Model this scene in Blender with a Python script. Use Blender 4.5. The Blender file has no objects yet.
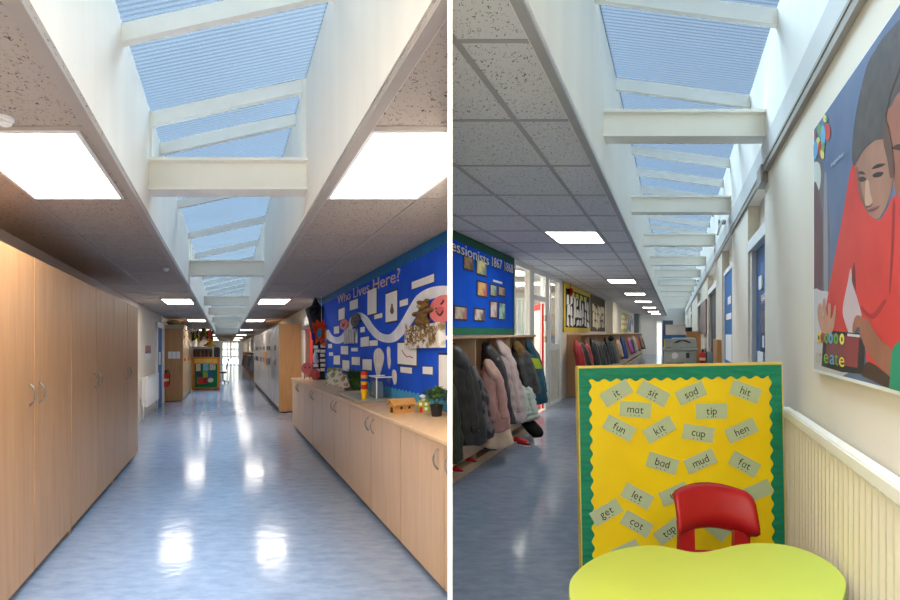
import bpy, bmesh, math, random
from mathutils import Vector, Matrix
random.seed(7)
C = bpy.context.scene.collection
PI = math.pi
F = 540.0            # focal length in pixels of a 900 wide frame
CAMZ, HOR, T0 = 1.5, 342.0, 1.5   # eye height, horizon row, where the two corridors leave the landing

# ------------------------------------------------------------------ the two corridors
class Corridor:
    """A straight corridor leaving the landing at its own angle: s across, t along (measured square to the
    building's cross beams), z above its own floor."""
    def __init__(k, vx, vy, side):
        k.vx, k.vy, k.side = vx, vy, side
        k.dx = (vx - 450) / F; k.dz = (HOR - vy) / F
        k.eye = CAMZ + k.dz * T0
        n = math.hypot(1, k.dx)
        k.u = Vector((k.dx / n, 1 / n, 0)); k.v = Vector((1 / n, -k.dx / n, 0)); k.n = n
        k.yaw = math.atan2(-k.dx, 1)
    def P(k, s, t, z): return Vector((s + k.dx * t, t, z + k.dz * (t - T0)))
    def lattice(k): return lambda p: k.P(*p)                      # building grid (ceiling, beams)
    def square(k, sf):                                            # furniture standing square to the wall, front at s = sf
        return lambda p: k.P(sf, p[1], p[2]) + k.v * (p[0] - sf)
    def on_s(k, s, px, py):
        t = F * s / (px - k.vx); return t, k.eye - (py - k.vy) * t / F
    def on_z(k, z, px, py):
        t = F * (k.eye - z) / (py - k.vy); return (px - k.vx) * t / F, t
    def z_at(k, t, py): return k.eye - (py - k.vy) * t / F
A = Corridor(226.0, 351.0, -1)
B = Corridor(675.0, 332.5, 1)

# ------------------------------------------------------------------ materials
def lin(c):
    c = c / 255.0
    return c / 12.92 if c <= 0.04045 else ((c + 0.055) / 1.055) ** 2.4
def col(rgb): return (lin(rgb[0]), lin(rgb[1]), lin(rgb[2]), 1)
MATS = {}
def mat(name, rgb, rough=0.6, metal=0, vary=0.08, scale=6.0, spec=0.4, stretch=(1, 1, 1), bump=0, rgb2=None, detail=4, lo=0.3, hi=0.7, bscale=None):
    if name in MATS: return MATS[name]
    m = bpy.data.materials.new(name); m.use_nodes = True
    nt = m.node_tree; b = nt.nodes['Principled BSDF']
    b.inputs['Roughness'].default_value = rough; b.inputs['Metallic'].default_value = metal
    b.inputs['Specular IOR Level'].default_value = spec
    c = col(rgb)
    c2 = col(rgb2) if rgb2 else tuple(x * (1 - 2 * vary) for x in c[:3]) + (1,)
    tc = nt.nodes.new('ShaderNodeTexCoord'); mp = nt.nodes.new('ShaderNodeMapping')
    mp.inputs['Scale'].default_value = stretch
    nz = nt.nodes.new('ShaderNodeTexNoise'); nz.inputs['Scale'].default_value = scale; nz.inputs['Detail'].default_value = detail
    mr = nt.nodes.new('ShaderNodeMapRange'); mr.inputs['From Min'].default_value = lo; mr.inputs['From Max'].default_value = hi
    mx = nt.nodes.new('ShaderNodeMix'); mx.data_type = 'RGBA'
    mx.inputs[6].default_value = c; mx.inputs[7].default_value = c2
    L = nt.links.new
    L(tc.outputs['Object'], mp.inputs['Vector']); L(mp.outputs[0], nz.inputs['Vector'])
    L(nz.outputs['Fac'], mr.inputs['Value']); L(mr.outputs[0], mx.inputs[0]); L(mx.outputs[2], b.inputs['Base Color'])
    if bump:
        bp = nt.nodes.new('ShaderNodeBump'); bp.inputs['Strength'].default_value = bump; bp.inputs['Distance'].default_value = 0.01
        if bscale:
            n2 = nt.nodes.new('ShaderNodeTexNoise'); n2.inputs['Scale'].default_value = bscale; n2.inputs['Detail'].default_value = 3
            L(mp.outputs[0], n2.inputs['Vector']); L(n2.outputs['Fac'], bp.inputs['Height'])
        else: L(nz.outputs['Fac'], bp.inputs['Height'])
        L(bp.outputs[0], b.inputs['Normal'])
    MATS[name] = m
    return m
def glow(name, rgb, strength):
    if name in MATS: return MATS[name]
    m = bpy.data.materials.new(name); m.use_nodes = True; nt = m.node_tree
    nt.nodes.remove(nt.nodes['Principled BSDF'])
    e = nt.nodes.new('ShaderNodeEmission'); e.inputs[0].default_value = col(rgb); e.inputs[1].default_value = strength
    nt.links.new(e.outputs[0], nt.nodes['Material Output'].inputs[0]); MATS[name] = m
    return m
def see_through(name, rgb, tint, share, stripes=0.0, gloss=0.06):
    """sheet that lets light through: share of clear view, the rest scattered; optional ribs across it"""
    m = bpy.data.materials.new(name); m.use_nodes = True; nt = m.node_tree; L = nt.links.new
    nt.nodes.remove(nt.nodes['Principled BSDF'])
    tr = nt.nodes.new('ShaderNodeBsdfTransparent'); tr.inputs[0].default_value = col(tint)
    tl = nt.nodes.new('ShaderNodeBsdfTranslucent'); tl.inputs[0].default_value = col(rgb)
    gl = nt.nodes.new('ShaderNodeBsdfGlossy'); gl.inputs['Roughness'].default_value = 0.1
    mx = nt.nodes.new('ShaderNodeMixShader'); mg = nt.nodes.new('ShaderNodeMixShader'); mg.inputs[0].default_value = gloss
    mx.inputs[0].default_value = share
    if stripes:
        tc = nt.nodes.new('ShaderNodeTexCoord'); wv = nt.nodes.new('ShaderNodeTexWave'); wv.bands_direction = 'Y'
        wv.inputs['Scale'].default_value = stripes; wv.inputs['Distortion'].default_value = 0.6; wv.inputs['Detail'].default_value = 1
        mr = nt.nodes.new('ShaderNodeMapRange'); mr.inputs['To Min'].default_value = share - 0.36; mr.inputs['To Max'].default_value = share + 0.18
        nz = nt.nodes.new('ShaderNodeTexNoise'); nz.inputs['Scale'].default_value = 1.5
        ad = nt.nodes.new('ShaderNodeMath'); ad.operation = 'MULTIPLY_ADD'; ad.inputs[1].default_value = 0.25
        L(tc.outputs['Object'], wv.inputs['Vector']); L(wv.outputs['Fac'], mr.inputs['Value'])
        L(tc.outputs['Object'], nz.inputs['Vector']); L(nz.outputs['Fac'], ad.inputs[0]); L(mr.outputs[0], ad.inputs[2])
        L(ad.outputs[0], mx.inputs[0])
    L(tl.outputs[0], mx.inputs[1]); L(tr.outputs[0], mx.inputs[2])
    L(mx.outputs[0], mg.inputs[1]); L(gl.outputs[0], mg.inputs[2])
    L(mg.outputs[0], nt.nodes['Material Output'].inputs[0]); MATS[name] = m
    return m

beech = mat('beech laminate', (201, 157, 114), 0.42, rgb2=(186, 141, 98), scale=3.0, stretch=(7, 7, 0.5), detail=6)
beech_pale = mat('pale beech laminate', (210, 176, 143), 0.4, rgb2=(198, 162, 128), scale=3.0, stretch=(7, 7, 0.5), detail=6)
beech_top = mat('beech worktop', (214, 180, 140), 0.35, rgb2=(203, 166, 124), scale=3.0, stretch=(6, 1.0, 6), detail=5)
beech_deep = mat('beech end panel', (196, 148, 98), 0.42, rgb2=(180, 130, 82), scale=3.5, stretch=(9, 9, 0.7), detail=6)
silver_front = mat('silver grey locker front', (184, 170, 164), 0.25, spec=0.6, vary=0.03)
dark_plinth = mat('dark plinth', (58, 40, 32), 0.6)
steel = mat('brushed steel', (158, 155, 150), 0.28, metal=1, vary=0.03)
chrome_leg = mat('silver tube', (180, 182, 185), 0.3, metal=0.9, vary=0.03)
wall_paint = mat('cream wall paint', (229, 218, 200), 0.7, vary=0.025, scale=2)
white_paint = mat('white paint', (236, 234, 229), 0.5, vary=0.02, scale=2)
shaft_paint = mat('white shaft paint', (245, 239, 229), 0.55, vary=0.03, scale=1.2, stretch=(4, 4, 0.4))
beam_paint = mat('cream gloss paint on steel', (245, 241, 230), 0.35, vary=0.02)
bar_paint = mat('white glazing bar paint', (246, 243, 236), 0.4, vary=0.02)
grid_metal = mat('grey ceiling grid metal', (168, 158, 150), 0.5, vary=0.03)
rail_grey = mat('grey trunking', (166, 160, 150), 0.5, vary=0.03)
band_grey = mat('pale grey band', (212, 210, 205), 0.5, vary=0.02)
black = mat('black plastic', (28, 27, 28), 0.5)
white_plastic = mat('white plastic', (232, 232, 230), 0.4, vary=0.02)
paper = mat('white paper', (243, 240, 235), 0.8, vary=0.03, scale=20)
ink = mat('dark ink', (45, 42, 45), 0.7)
blue_door = mat('blue door paint', (32, 110, 176), 0.4, vary=0.03)
red_paint = mat('red paint', (205, 30, 32), 0.4, vary=0.04)
skirting = mat('white skirting', (226, 224, 218), 0.5, vary=0.02)
glass = see_through('clear pane', (225, 232, 236), (240, 245, 246), 0.9, gloss=0.06)
roof_glass = see_through('ribbed polycarbonate', (78, 86, 94), (196, 218, 238), 0.52, stripes=7.5, gloss=0.02)
frost = see_through('bright door pane', (160, 170, 178), (235, 242, 248), 0.75, gloss=0.05)
lamp_white = glow('lit diffuser', (255, 246, 234), 11.0)

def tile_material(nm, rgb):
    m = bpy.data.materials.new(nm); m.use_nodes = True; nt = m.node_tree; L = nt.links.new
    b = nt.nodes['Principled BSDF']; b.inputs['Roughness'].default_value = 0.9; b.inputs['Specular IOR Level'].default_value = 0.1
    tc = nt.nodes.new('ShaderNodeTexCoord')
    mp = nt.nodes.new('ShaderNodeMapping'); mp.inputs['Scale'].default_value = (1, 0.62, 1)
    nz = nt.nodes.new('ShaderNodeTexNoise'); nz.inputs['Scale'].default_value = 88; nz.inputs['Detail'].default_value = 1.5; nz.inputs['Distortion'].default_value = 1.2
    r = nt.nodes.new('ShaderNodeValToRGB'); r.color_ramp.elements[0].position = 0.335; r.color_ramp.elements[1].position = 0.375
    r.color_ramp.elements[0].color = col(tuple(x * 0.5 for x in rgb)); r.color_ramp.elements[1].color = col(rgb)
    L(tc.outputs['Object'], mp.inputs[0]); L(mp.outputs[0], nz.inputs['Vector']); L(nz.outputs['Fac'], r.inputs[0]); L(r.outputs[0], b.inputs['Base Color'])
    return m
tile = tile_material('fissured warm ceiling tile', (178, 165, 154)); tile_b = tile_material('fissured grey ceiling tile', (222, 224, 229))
def floor_material():
    m = bpy.data.materials.new('marbled blue vinyl'); m.use_nodes = True; nt = m.node_tree; L = nt.links.new
    b = nt.nodes['Principled BSDF']; b.inputs['Specular IOR Level'].default_value = 0.25
    tc = nt.nodes.new('ShaderNodeTexCoord')
    mp = nt.nodes.new('ShaderNodeMapping'); mp.inputs['Scale'].default_value = (2.0, 4.6, 1)
    nz = nt.nodes.new('ShaderNodeTexNoise'); nz.inputs['Scale'].default_value = 3.2; nz.inputs['Detail'].default_value = 8; nz.inputs['Roughness'].default_value = 0.7
    r = nt.nodes.new('ShaderNodeValToRGB')
    r.color_ramp.elements[0].position = 0.28; r.color_ramp.elements[0].color = col((122, 136, 159))
    r.color_ramp.elements[1].position = 0.75; r.color_ramp.elements[1].color = col((155, 168, 189))
    e = r.color_ramp.elements.new(0.52); e.color = col((139, 154, 177))
    n2 = nt.nodes.new('ShaderNodeTexNoise'); n2.inputs['Scale'].default_value = 5; n2.inputs['Detail'].default_value = 3
    mr = nt.nodes.new('ShaderNodeMapRange'); mr.inputs['To Min'].default_value = 0.07; mr.inputs['To Max'].default_value = 0.20
    n3 = nt.nodes.new('ShaderNodeTexNoise'); n3.inputs['Scale'].default_value = 7; n3.inputs['Detail'].default_value = 2
    bp = nt.nodes.new('ShaderNodeBump'); bp.inputs['Strength'].default_value = 0.10; bp.inputs['Distance'].default_value = 0.02
    L(tc.outputs['Object'], mp.inputs[0]); L(mp.outputs[0], nz.inputs['Vector']); L(nz.outputs['Fac'], r.inputs[0]); L(r.outputs[0], b.inputs['Base Color'])
    L(tc.outputs['Object'], n2.inputs['Vector']); L(n2.outputs['Fac'], mr.inputs['Value']); L(mr.outputs[0], b.inputs['Roughness'])
    L(tc.outputs['Object'], n3.inputs['Vector']); L(n3.outputs['Fac'], bp.inputs['Height']); L(bp.outputs[0], b.inputs['Normal'])
    return m
vinyl = floor_material()
def paint(rgb, rough=0.7, **k):
    return mat('colour %d %d %d %s' % (rgb[0], rgb[1], rgb[2], rough), rgb, rough, **k)
def cloth(rgb, rgb2=None, scale=18, bump=0.4):
    return mat('cloth %d %d %d' % rgb + (' b' if rgb2 else ''), rgb, 0.85, vary=0.2, scale=scale, spec=0.15, bump=bump, rgb2=rgb2)

# ------------------------------------------------------------------ geometry collector
ORIG = {}
def ident(p): return Vector(p)
class G:
    def __init__(k, f=None):
        k.V, k.Fc, k.M = [], [], []; k.f = f or ident; k.m = 0
    def vert(k, p): k.V.append(k.f(p)); return len(k.V) - 1
    def face(k, ids): k.Fc.append(list(ids)); k.M.append(k.m)
    def poly(k, pts): k.face([k.vert(p) for p in pts])
    def box(k, x0, x1, y0, y1, z0, z1):
        i = [k.vert((x, y, z)) for z in (z0, z1) for y in (y0, y1) for x in (x0, x1)]
        for q in ((0, 2, 3, 1), (4, 5, 7, 6), (0, 1, 5, 4), (2, 6, 7, 3), (0, 4, 6, 2), (1, 3, 7, 5)): k.face([i[j] for j in q])
        return k
    def prism(k, pts, d):
        """outline of 3-D points extruded by the vector d"""
        a = [k.vert(p) for p in pts]; b = [k.vert(Vector(p) + Vector(d)) for p in pts]; n = len(a)
        k.face(a[::-1]); k.face(b)
        for i in range(n): k.face([a[i], a[(i + 1) % n], b[(i + 1) % n], b[i]])
        return k
    def rings(k, R, closed=False, cap=True):
        """loft through rings of points"""
        ids = [[k.vert(p) for p in r] for r in R]; n = len(ids[0])
        for a, b in zip(ids, ids[1:]):
            for i in range(n): k.face([a[i], a[(i + 1) % n], b[(i + 1) % n], b[i]])
        if cap: k.face(ids[0][::-1]); k.face(ids[-1])
        return k
    def tube(k, path, r, n=8, cap=True):
        path = [Vector(p) for p in path]; R = []
        for i, p in enumerate(path):
            d = (path[min(i + 1, len(path) - 1)] - path[max(i - 1, 0)]).normalized()
            a = Vector((0, 0, 1)) if abs(d.z) < 0.9 else Vector((1, 0, 0))
            u = d.cross(a).normalized(); w = d.cross(u)
            rr = r[i] if isinstance(r, (list, tuple)) else r
            R.append([p + (u * math.cos(q) + w * math.sin(q)) * rr for q in [2 * PI * j / n for j in range(n)]])
        return k.rings(R, cap=cap)
    def lathe(k, prof, c=(0, 0, 0), n=20):
        R = [[(c[0] + r * math.cos(2 * PI * j / n), c[1] + r * math.sin(2 * PI * j / n), c[2] + z) for j in range(n)] for r, z in prof]
        return k.rings(R)
    def ball(k, c, rx, ry, rz, n=14, m=8):
        R = []
        for i in range(m + 1):
            a = -PI / 2 + PI * (i + 0.001) / (m + 0.002)
            R.append([(c[0] + rx * math.cos(a) * math.cos(2 * PI * j / n), c[1] + ry * math.cos(a) * math.sin(2 * PI * j / n), c[2] + rz * math.sin(a)) for j in range(n)])
        return k.rings(R)
    def disc(k, c, ux, uy, d, n=28):
        """a disc of real thickness: centre, two radius vectors, thickness vector"""
        c, ux, uy = Vector(c), Vector(ux), Vector(uy)
        return k.prism([c + ux * math.cos(2 * PI * j / n) + uy * math.sin(2 * PI * j / n) for j in range(n)], d)
    def obj(k, name, mats, parent=None, smooth=False, clip=0, bevel=0, seg=1):
        me = bpy.data.meshes.new(name); bm = bmesh.new()
        vs = [bm.verts.new(v) for v in k.V]
        for fc, mi in zip(k.Fc, k.M):
            try: f = bm.faces.new([vs[i] for i in fc]); f.material_index = mi; f.smooth = smooth
            except ValueError: pass
        if clip:                                             # stop at the partition between the two corridors
            g = bm.verts[:] + bm.edges[:] + bm.faces[:]
            r = bmesh.ops.bisect_plane(bm, geom=g, plane_co=(0.0085 * clip, 0, 0), plane_no=(-clip, 0, 0), clear_outer=True)
            ed = [e for e in r['geom_cut'] if isinstance(e, bmesh.types.BMEdge)]
            if ed: bmesh.ops.holes_fill(bm, edges=ed)
        bmesh.ops.recalc_face_normals(bm, faces=bm.faces[:])
        if bevel: bmesh.ops.bevel(bm, geom=bm.edges[:] , offset=bevel, segments=seg, affect='EDGES', clamp_overlap=True)
        if not bm.verts: bm.free(); return None
        if parent is not None: o0 = ORIG[parent.name]
        else:
            xs = [v.co for v in bm.verts]
            o0 = Vector(((min(p.x for p in xs) + max(p.x for p in xs)) / 2, (min(p.y for p in xs) + max(p.y for p in xs)) / 2, min(p.z for p in xs)))
        for v in bm.verts: v.co -= o0
        bm.to_mesh(me); bm.free()
        for m in (mats if isinstance(mats, (list, tuple)) else [mats]): me.materials.append(m)
        o = bpy.data.objects.new(name, me); C.objects.link(o)
        if parent is not None: o.parent = parent
        else: o.location = o0
        ORIG[o.name] = o0
        return o
def tag(o, label, cat, group=None, kind=None):
    if o is None: return o
    if label: o['label'] = label
    if cat: o['category'] = cat
    if group: o['group'] = group
    if kind: o['kind'] = kind
    return o
def thing(name, label, cat, loc, group=None, kind=None):
    o = bpy.data.objects.new(name, None); C.objects.link(o); o.location = loc; o.empty_display_size = 0.1
    ORIG[o.name] = Vector(loc)
    return tag(o, label, cat, group, kind)
def struct(o):
    if o is not None: o['kind'] = 'structure'
    return o
_txt = {}
def text_shapes(s):
    """outline of a word as flat polygons, baseline at 0, height of capitals about 0.7"""
    if s not in _txt:
        cu = bpy.data.curves.new('w', 'FONT'); cu.body = s; cu.resolution_u = 3; cu.size = 1
        o = bpy.data.objects.new('w', cu); C.objects.link(o)
        dg = bpy.context.evaluated_depsgraph_get(); dg.update()
        me = o.evaluated_get(dg).to_mesh()
        vs = [tuple(v.co) for v in me.vertices]; fs = [tuple(p.vertices) for p in me.polygons]
        o.evaluated_get(dg).to_mesh_clear(); bpy.data.objects.remove(o); bpy.data.curves.remove(cu)
        _txt[s] = (vs, fs, max(v[0] for v in vs))
    return _txt[s]
def word_shapes(s):
    """like text_shapes, laid out letter by letter with single-storey a's at the height of an o"""
    V, Fs, x = [], [], 0.0
    oh = max(v[1] for v in text_shapes('o')[0])
    for c in s:
        vs, fs, w = text_shapes('\u0251' if c == 'a' else c); x0 = min(v[0] for v in vs); k = 1.0
        if c == 'a': k = oh / max(v[1] for v in vs)
        n0 = len(V); V += [(x + (v[0] - x0) * k, v[1] * (k if c == 'a' else 1)) for v in vs]; Fs += [[n0 + i for i in q] for q in fs]
        x += (w - x0) * k + 0.09
    return V, Fs, x - 0.09
def put_text(g, s, f, thick=None):
    """adds the word to g; f maps (u along the word 0..1, v up in letter heights, w out) to g's coordinates"""
    vs, fs, w = text_shapes(s)
    n0 = len(g.V)
    for v in vs: g.vert(f(v[0] / w, v[1], 0))
    for q in fs: g.face([n0 + i for i in q])
    return w
def smooth_loop(pts, n=4):
    out = []; m = len(pts)
    for i in range(m):
        p0, p1, p2, p3 = [Vector((*pts[(i + j) % m], 0)) for j in (-1, 0, 1, 2)]
        for q in range(n):
            t = q / n
            p = 0.5 * ((2 * p1) + (-p0 + p2) * t + (2 * p0 - 5 * p1 + 4 * p2 - p3) * t * t + (-p0 + 3 * p1 - 3 * p2 + p3) * t ** 3)
            out.append((p.x, p.y))
    return out

# ================================================================== THE SETTING
AW, AH, AFL, AFR, AEND, ASH = 1.829, 2.468, -0.573, 0.601, 57.0, 31.0
BL, BR, BH, BFL, BEND = -2.59, 0.688, 2.716, -0.5415, 37.0
AC = -1.242            # front of the tall cupboards
a, b = A.lattice(), B.lattice()

g = G(); g.poly([(-6, -2.5, 0), (6, -2.5, 0), (6, 1.5, 0), (-6, 1.5, 0)])
struct(g.obj('floor', vinyl))
g = G(a); g.poly([(-1.95, 1.5, 0), (1.95, 1.5, 0), (1.95, AEND, 0), (-1.95, AEND, 0)]); struct(g.obj('floor', vinyl, clip=-1))
g = G(b); g.poly([(-2.7, 1.5, 0), (1.1, 1.5, 0), (1.1, BEND, 0), (-2.7, BEND, 0)]); struct(g.obj('floor', vinyl, clip=1))
g = G(); g.box(-0.0068, 0.0068, 1.5, 6.35, 0, 4.3); struct(g.obj('wall_middle', white_paint))

# --- left corridor shell
g = G(a); g.box(-AW - 0.12, -AW, 1.5, AEND, -0.05, AH + 0.02); struct(g.obj('wall_left', wall_paint))
g = G(a); g.box(AW, AW + 0.12, 1.5, AEND, -0.05, AH + 0.02); struct(g.obj('wall_right', wall_paint, clip=-1))
g = G(a); g.box(-AW - 0.1, AFL, 1.5, AEND, AH, AH + 0.03); g.box(AFR, AW + 0.1, 1.5, AEND, AH, AH + 0.03)
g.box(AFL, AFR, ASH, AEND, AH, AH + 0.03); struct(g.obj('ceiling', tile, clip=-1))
AGL, AGR = 3.255, 3.516
g = G(a); g.prism([(AFL, 1.5, AH - 0.012), (AFL - 0.05, 1.5, AH - 0.012), (AFL - 0.05, 1.5, AGL + 0.035), (AFL, 1.5, AGL + 0.035)], (0, ASH - 1.5, 0)); struct(g.obj('wall_shaft_left', shaft_paint))
g = G(a); g.prism([(AFR, 1.5, AH - 0.012), (AFR + 0.05, 1.5, AH - 0.012), (AFR + 0.05, 1.5, AGR + 0.035), (AFR, 1.5, AGR + 0.035)], (0, ASH - 1.5, 0)); struct(g.obj('wall_shaft_right', shaft_paint, clip=-1))
g = G(a); g.box(AFL, AFR, ASH, ASH + 0.05, AH - 0.02, AGR + 0.035); struct(g.obj('wall_shaft_end', shaft_paint))
g = G(a)
for s0, s1 in ((AFL - 0.052, AFL + 0.002), (AFR - 0.002, AFR + 0.045)): g.box(s0, s1, 1.5, ASH, AH - 0.018, AH)
for s in (-1.261, 1.261): g.box(s - 0.013, s + 0.013, 1.5, AEND, AH - 0.005, AH)
ta = [2.40 + 1.12 * i for i in range(-1, 48)]
for t in ta:
    w = 0.013 if t > 3 else 0.022
    g.box(-AW, AFL - 0.05, t - w, t + w, AH - 0.005, AH); g.box(AFR + 0.044, AW, t - w, t + w, AH - 0.005, AH)
    if t > ASH: g.box(AFL, AFR, t - w, t + w, AH - 0.005, AH)
struct(g.obj('ceiling_grid', grid_metal, clip=-1))
g = G(a); g.box(-AW, -AW + 0.015, 7.7, 14.0, 0, 0.11); struct(g.obj('baseboard_left', skirting))
g = G(a); g.box(AW - 0.015, AW, 10.9, 12.9, 0, 0.11); struct(g.obj('baseboard_right', skirting))
# sloping rooflight over the left corridor
def rooflight(cor, name, s0, z0, s1, z1, t0, t1, bars, bw, bh):
    f = cor.lattice(); root = thing(name, None, None, cor.P(s0, t0, z0), kind='structure')
    g = G(f); g.prism([(s0 - 0.05, t0, z0 + 0.02), (s1 + 0.05, t0, z1 + 0.02), (s1 + 0.05, t0, z1 + 0.032), (s0 - 0.05, t0, z0 + 0.032)], (0, t1 - t0, 0))
    g.obj('pane', roof_glass, root, clip=cor.side)
    for t in bars:
        g = G(f); g.prism([(s0, t, z0 + 0.018), (s1, t, z1 + 0.018), (s1, t, z1 + 0.018 - bh), (s0, t, z0 + 0.018 - bh)], (0, bw, 0))
        g.obj('glazing_bar', bar_paint, root, clip=cor.side)
abars = [2.96, 4.06, 4.66, 6.42, 8.2, 9.95] + [11.7 + 1.2 * i for i in range(16)]
rooflight(A, 'window_1', AFL, AGL, AFR, AGR, 1.3, ASH, abars, 0.06, 0.10)
def ibeam(cor, t, s0, s1, zt, zb, fl):
    f = cor.lattice(); g = G(f)
    g.box(s0, s1, t, t + fl, zt - 0.022, zt); g.box(s0, s1, t, t + fl, zb, zb + 0.022); g.box(s0, s1, t + fl * 0.3, t + fl * 0.7, zb + 0.02, zt - 0.02)
    return struct(g.obj('ceiling_beam', beam_paint, clip=cor.side))
for t in (3.97, 8.45, 14.0, 17.7, 22.6, 27.2): ibeam(A, t, AFL - 0.01, AFR + 0.01, A.eye + 1.426, A.eye + 1.19, 0.2)
for t in (4.05, 8.55):
    g = G(a); g.box(AFL - 0.01, AFL + 0.02, t, t + 0.16, A.eye + 1.4, AGL + 0.02); g.box(AFR - 0.03, AFR + 0.01, t, t + 0.16, A.eye + 1.4, AGR); struct(g.obj('trim_1', shaft_paint))

# --- right corridor shell
BGL, BGR = 3.85, 3.683
g = G(b); g.box(BL - 0.12, BL, 5, 8.63, -0.05, BH + 0.02); g.box(BL - 0.12, BL, 12.2, BEND, -0.05, BH + 0.02); struct(g.obj('wall_left', wall_paint, clip=1))
g = G(b); g.box(BL - 0.1, BFL, 1.5, BEND, BH, BH + 0.03); struct(g.obj('ceiling', tile_b, clip=1))
g = G(b); g.box(BFL - 0.05, BFL, 1.5, BEND, BH - 0.012, BGL + 0.035); struct(g.obj('wall_shaft_left', shaft_paint, clip=1))
g = G(b); g.box(BR, BR + 0.32, 0.9, BEND, B.eye + 1.19, BGR + 0.035); struct(g.obj('wall_shaft_right', shaft_paint))
g = G(b)
g.box(BFL - 0.045, BFL + 0.002, 1.5, BEND, BH - 0.014, BH)
for s in (-0.894, -1.559, -2.225): g.box(s - 0.015, s + 0.015, 1.5, BEND, BH - 0.005, BH)
tb = [2.20 + 0.8235 * i for i in range(-1, 43)]
for t in tb: g.box(BL, BFL - 0.04, t - 0.012, t + 0.012, BH - 0.005, BH)
struct(g.obj('ceiling_grid', mat('cool grey ceiling grid metal', (172, 174, 178), 0.5, vary=0.03), clip=1))
rooflight(B, 'window_2', BFL, BGL, BR, BGR, 1.3, BEND, [2.45, 3.62, 4.95, 5.85, 6.75, 7.66, 8.6] + [9.6 + 1.0 * i for i in range(26)], 0.05, 0.11)
for t in (4.08, 6.65, 9.2, 11.9, 14.4, 17, 19.6, 22.2, 24.8, 27.4, 30, 33): ibeam(B, t, BFL - 0.01, BR + 0.01, B.eye + 1.69, B.eye + 1.484, 0.17)
# right wall with its shallow door recesses
segs = [(1.1, 4.13), (5.09, 6.52), (7.9, 9.06), (11.3, 14.5), (16.5, 22), (23.5, 28), (29.5, BEND)]
g = G(b)
for t0, t1 in segs: g.box(BR, BR + 0.3, t0, t1, -0.05, BH + 0.02)
g.box(BR + 0.10, BR + 0.3, 4.1, BEND, -0.05, BH + 0.02)
struct(g.obj('wall_right', wall_paint))
g = G(b); g.box(BR - 0.03, BR, 0.9, 4.13, BH, BH + 0.045); g.box(BR - 0.02, BR, 4.13, BEND, BH, BH + 0.03); struct(g.obj('trim_2', rail_grey))
g = G(b); g.box(BR - 0.035, BR, 0.9, 4.1, BH + 0.047, BH + 0.067); struct(g.obj('trim_3', rail_grey))
g = G(b); g.box(BR - 0.018, BR, 0.9, BEND, BH + 0.07, BH + 0.255); struct(g.obj('trim_4', band_grey))
g = G(b); g.box(BR - 0.05, BR + 0.02, 4.0, 4.22, BH - 0.07, BH + 0.06); struct(g.obj('trim_5', rail_grey))
# end of the right corridor, with a gap for the added daylight pane
g = G(b); q0, q1 = (656.2 - 675) * BEND / F, (661.5 - 675) * BEND / F
g.box(BL - 0.1, q0, BEND, BEND + 0.1, -0.1, BGL + 0.035); g.box(q1, BR + 0.3, BEND, BEND + 0.1, -0.1, BGL + 0.035); g.box(q0, q1, BEND, BEND + 0.1, 2.3, BGL + 0.035); struct(g.obj('wall_end', white_paint))

# --- end of the left corridor: glazed doors
g = G(a); g.box(-AW - 0.1, -0.42, AEND, AEND + 0.15, -0.05, AH + 0.02); g.box(1.37, AW + 0.1, AEND, AEND + 0.15, -0.05, AH + 0.02); struct(g.obj('wall_end', white_paint))
root = thing('door_1', None, None, A.P(0.475, AEND, 0), kind='structure')
g = G(a)
for s in (-0.42, 0.13, 0.43, 0.52, 0.82, 1.30): g.box(s, s + 0.07, AEND, AEND + 0.08, 0, AH)
for z in (0.0, 0.85, 1.65, AH - 0.1): g.box(-0.42, 1.37, AEND + 0.001, AEND + 0.079, z, z + 0.09)
g.obj('door_frame', white_plastic, root)
for s0, s1 in ((-0.35, 0.13), (0.2, 0.43), (0.59, 0.82), (0.89, 1.3)):
    for z0, z1 in ((0.09, 0.85), (0.94, 1.65), (1.74, AH - 0.1)):
        g = G(a); g.box(s0, s1, AEND + 0.035, AEND + 0.045, z0, z1); g.obj('pane', frost, root)
g = G(a); g.box(0.50, 0.535, AEND - 0.06, AEND, 0.95, 1.25); g.obj('door_handle', steel, root)
g = G(a); g.box(-14, 14, AEND + 0.2, AEND + 40, -0.3, -0.05); struct(g.obj('ground', mat('pale paving', (200, 198, 192), 0.9)))

# --- the landing the camera stands on
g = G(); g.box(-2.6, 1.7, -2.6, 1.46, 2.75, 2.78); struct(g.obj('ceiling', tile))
g = G(); g.box(-2.6, 1.7, 1.46, 1.5, 2.75, 4.4); struct(g.obj('wall_front', wall_paint))
g = G(); g.box(-2.6, -2.48, -2.6, 1.5, 0, 2.75); struct(g.obj('wall_left', wall_paint))
g = G(); g.box(1.16, 1.28, -2.6, 1.16, 0, 2.75); struct(g.obj('wall_right', wall_paint))
g = G(); g.box(-2.6, 1.28, -2.6, -2.48, 0, 2.75); struct(g.obj('wall_back', wall_paint))

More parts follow.
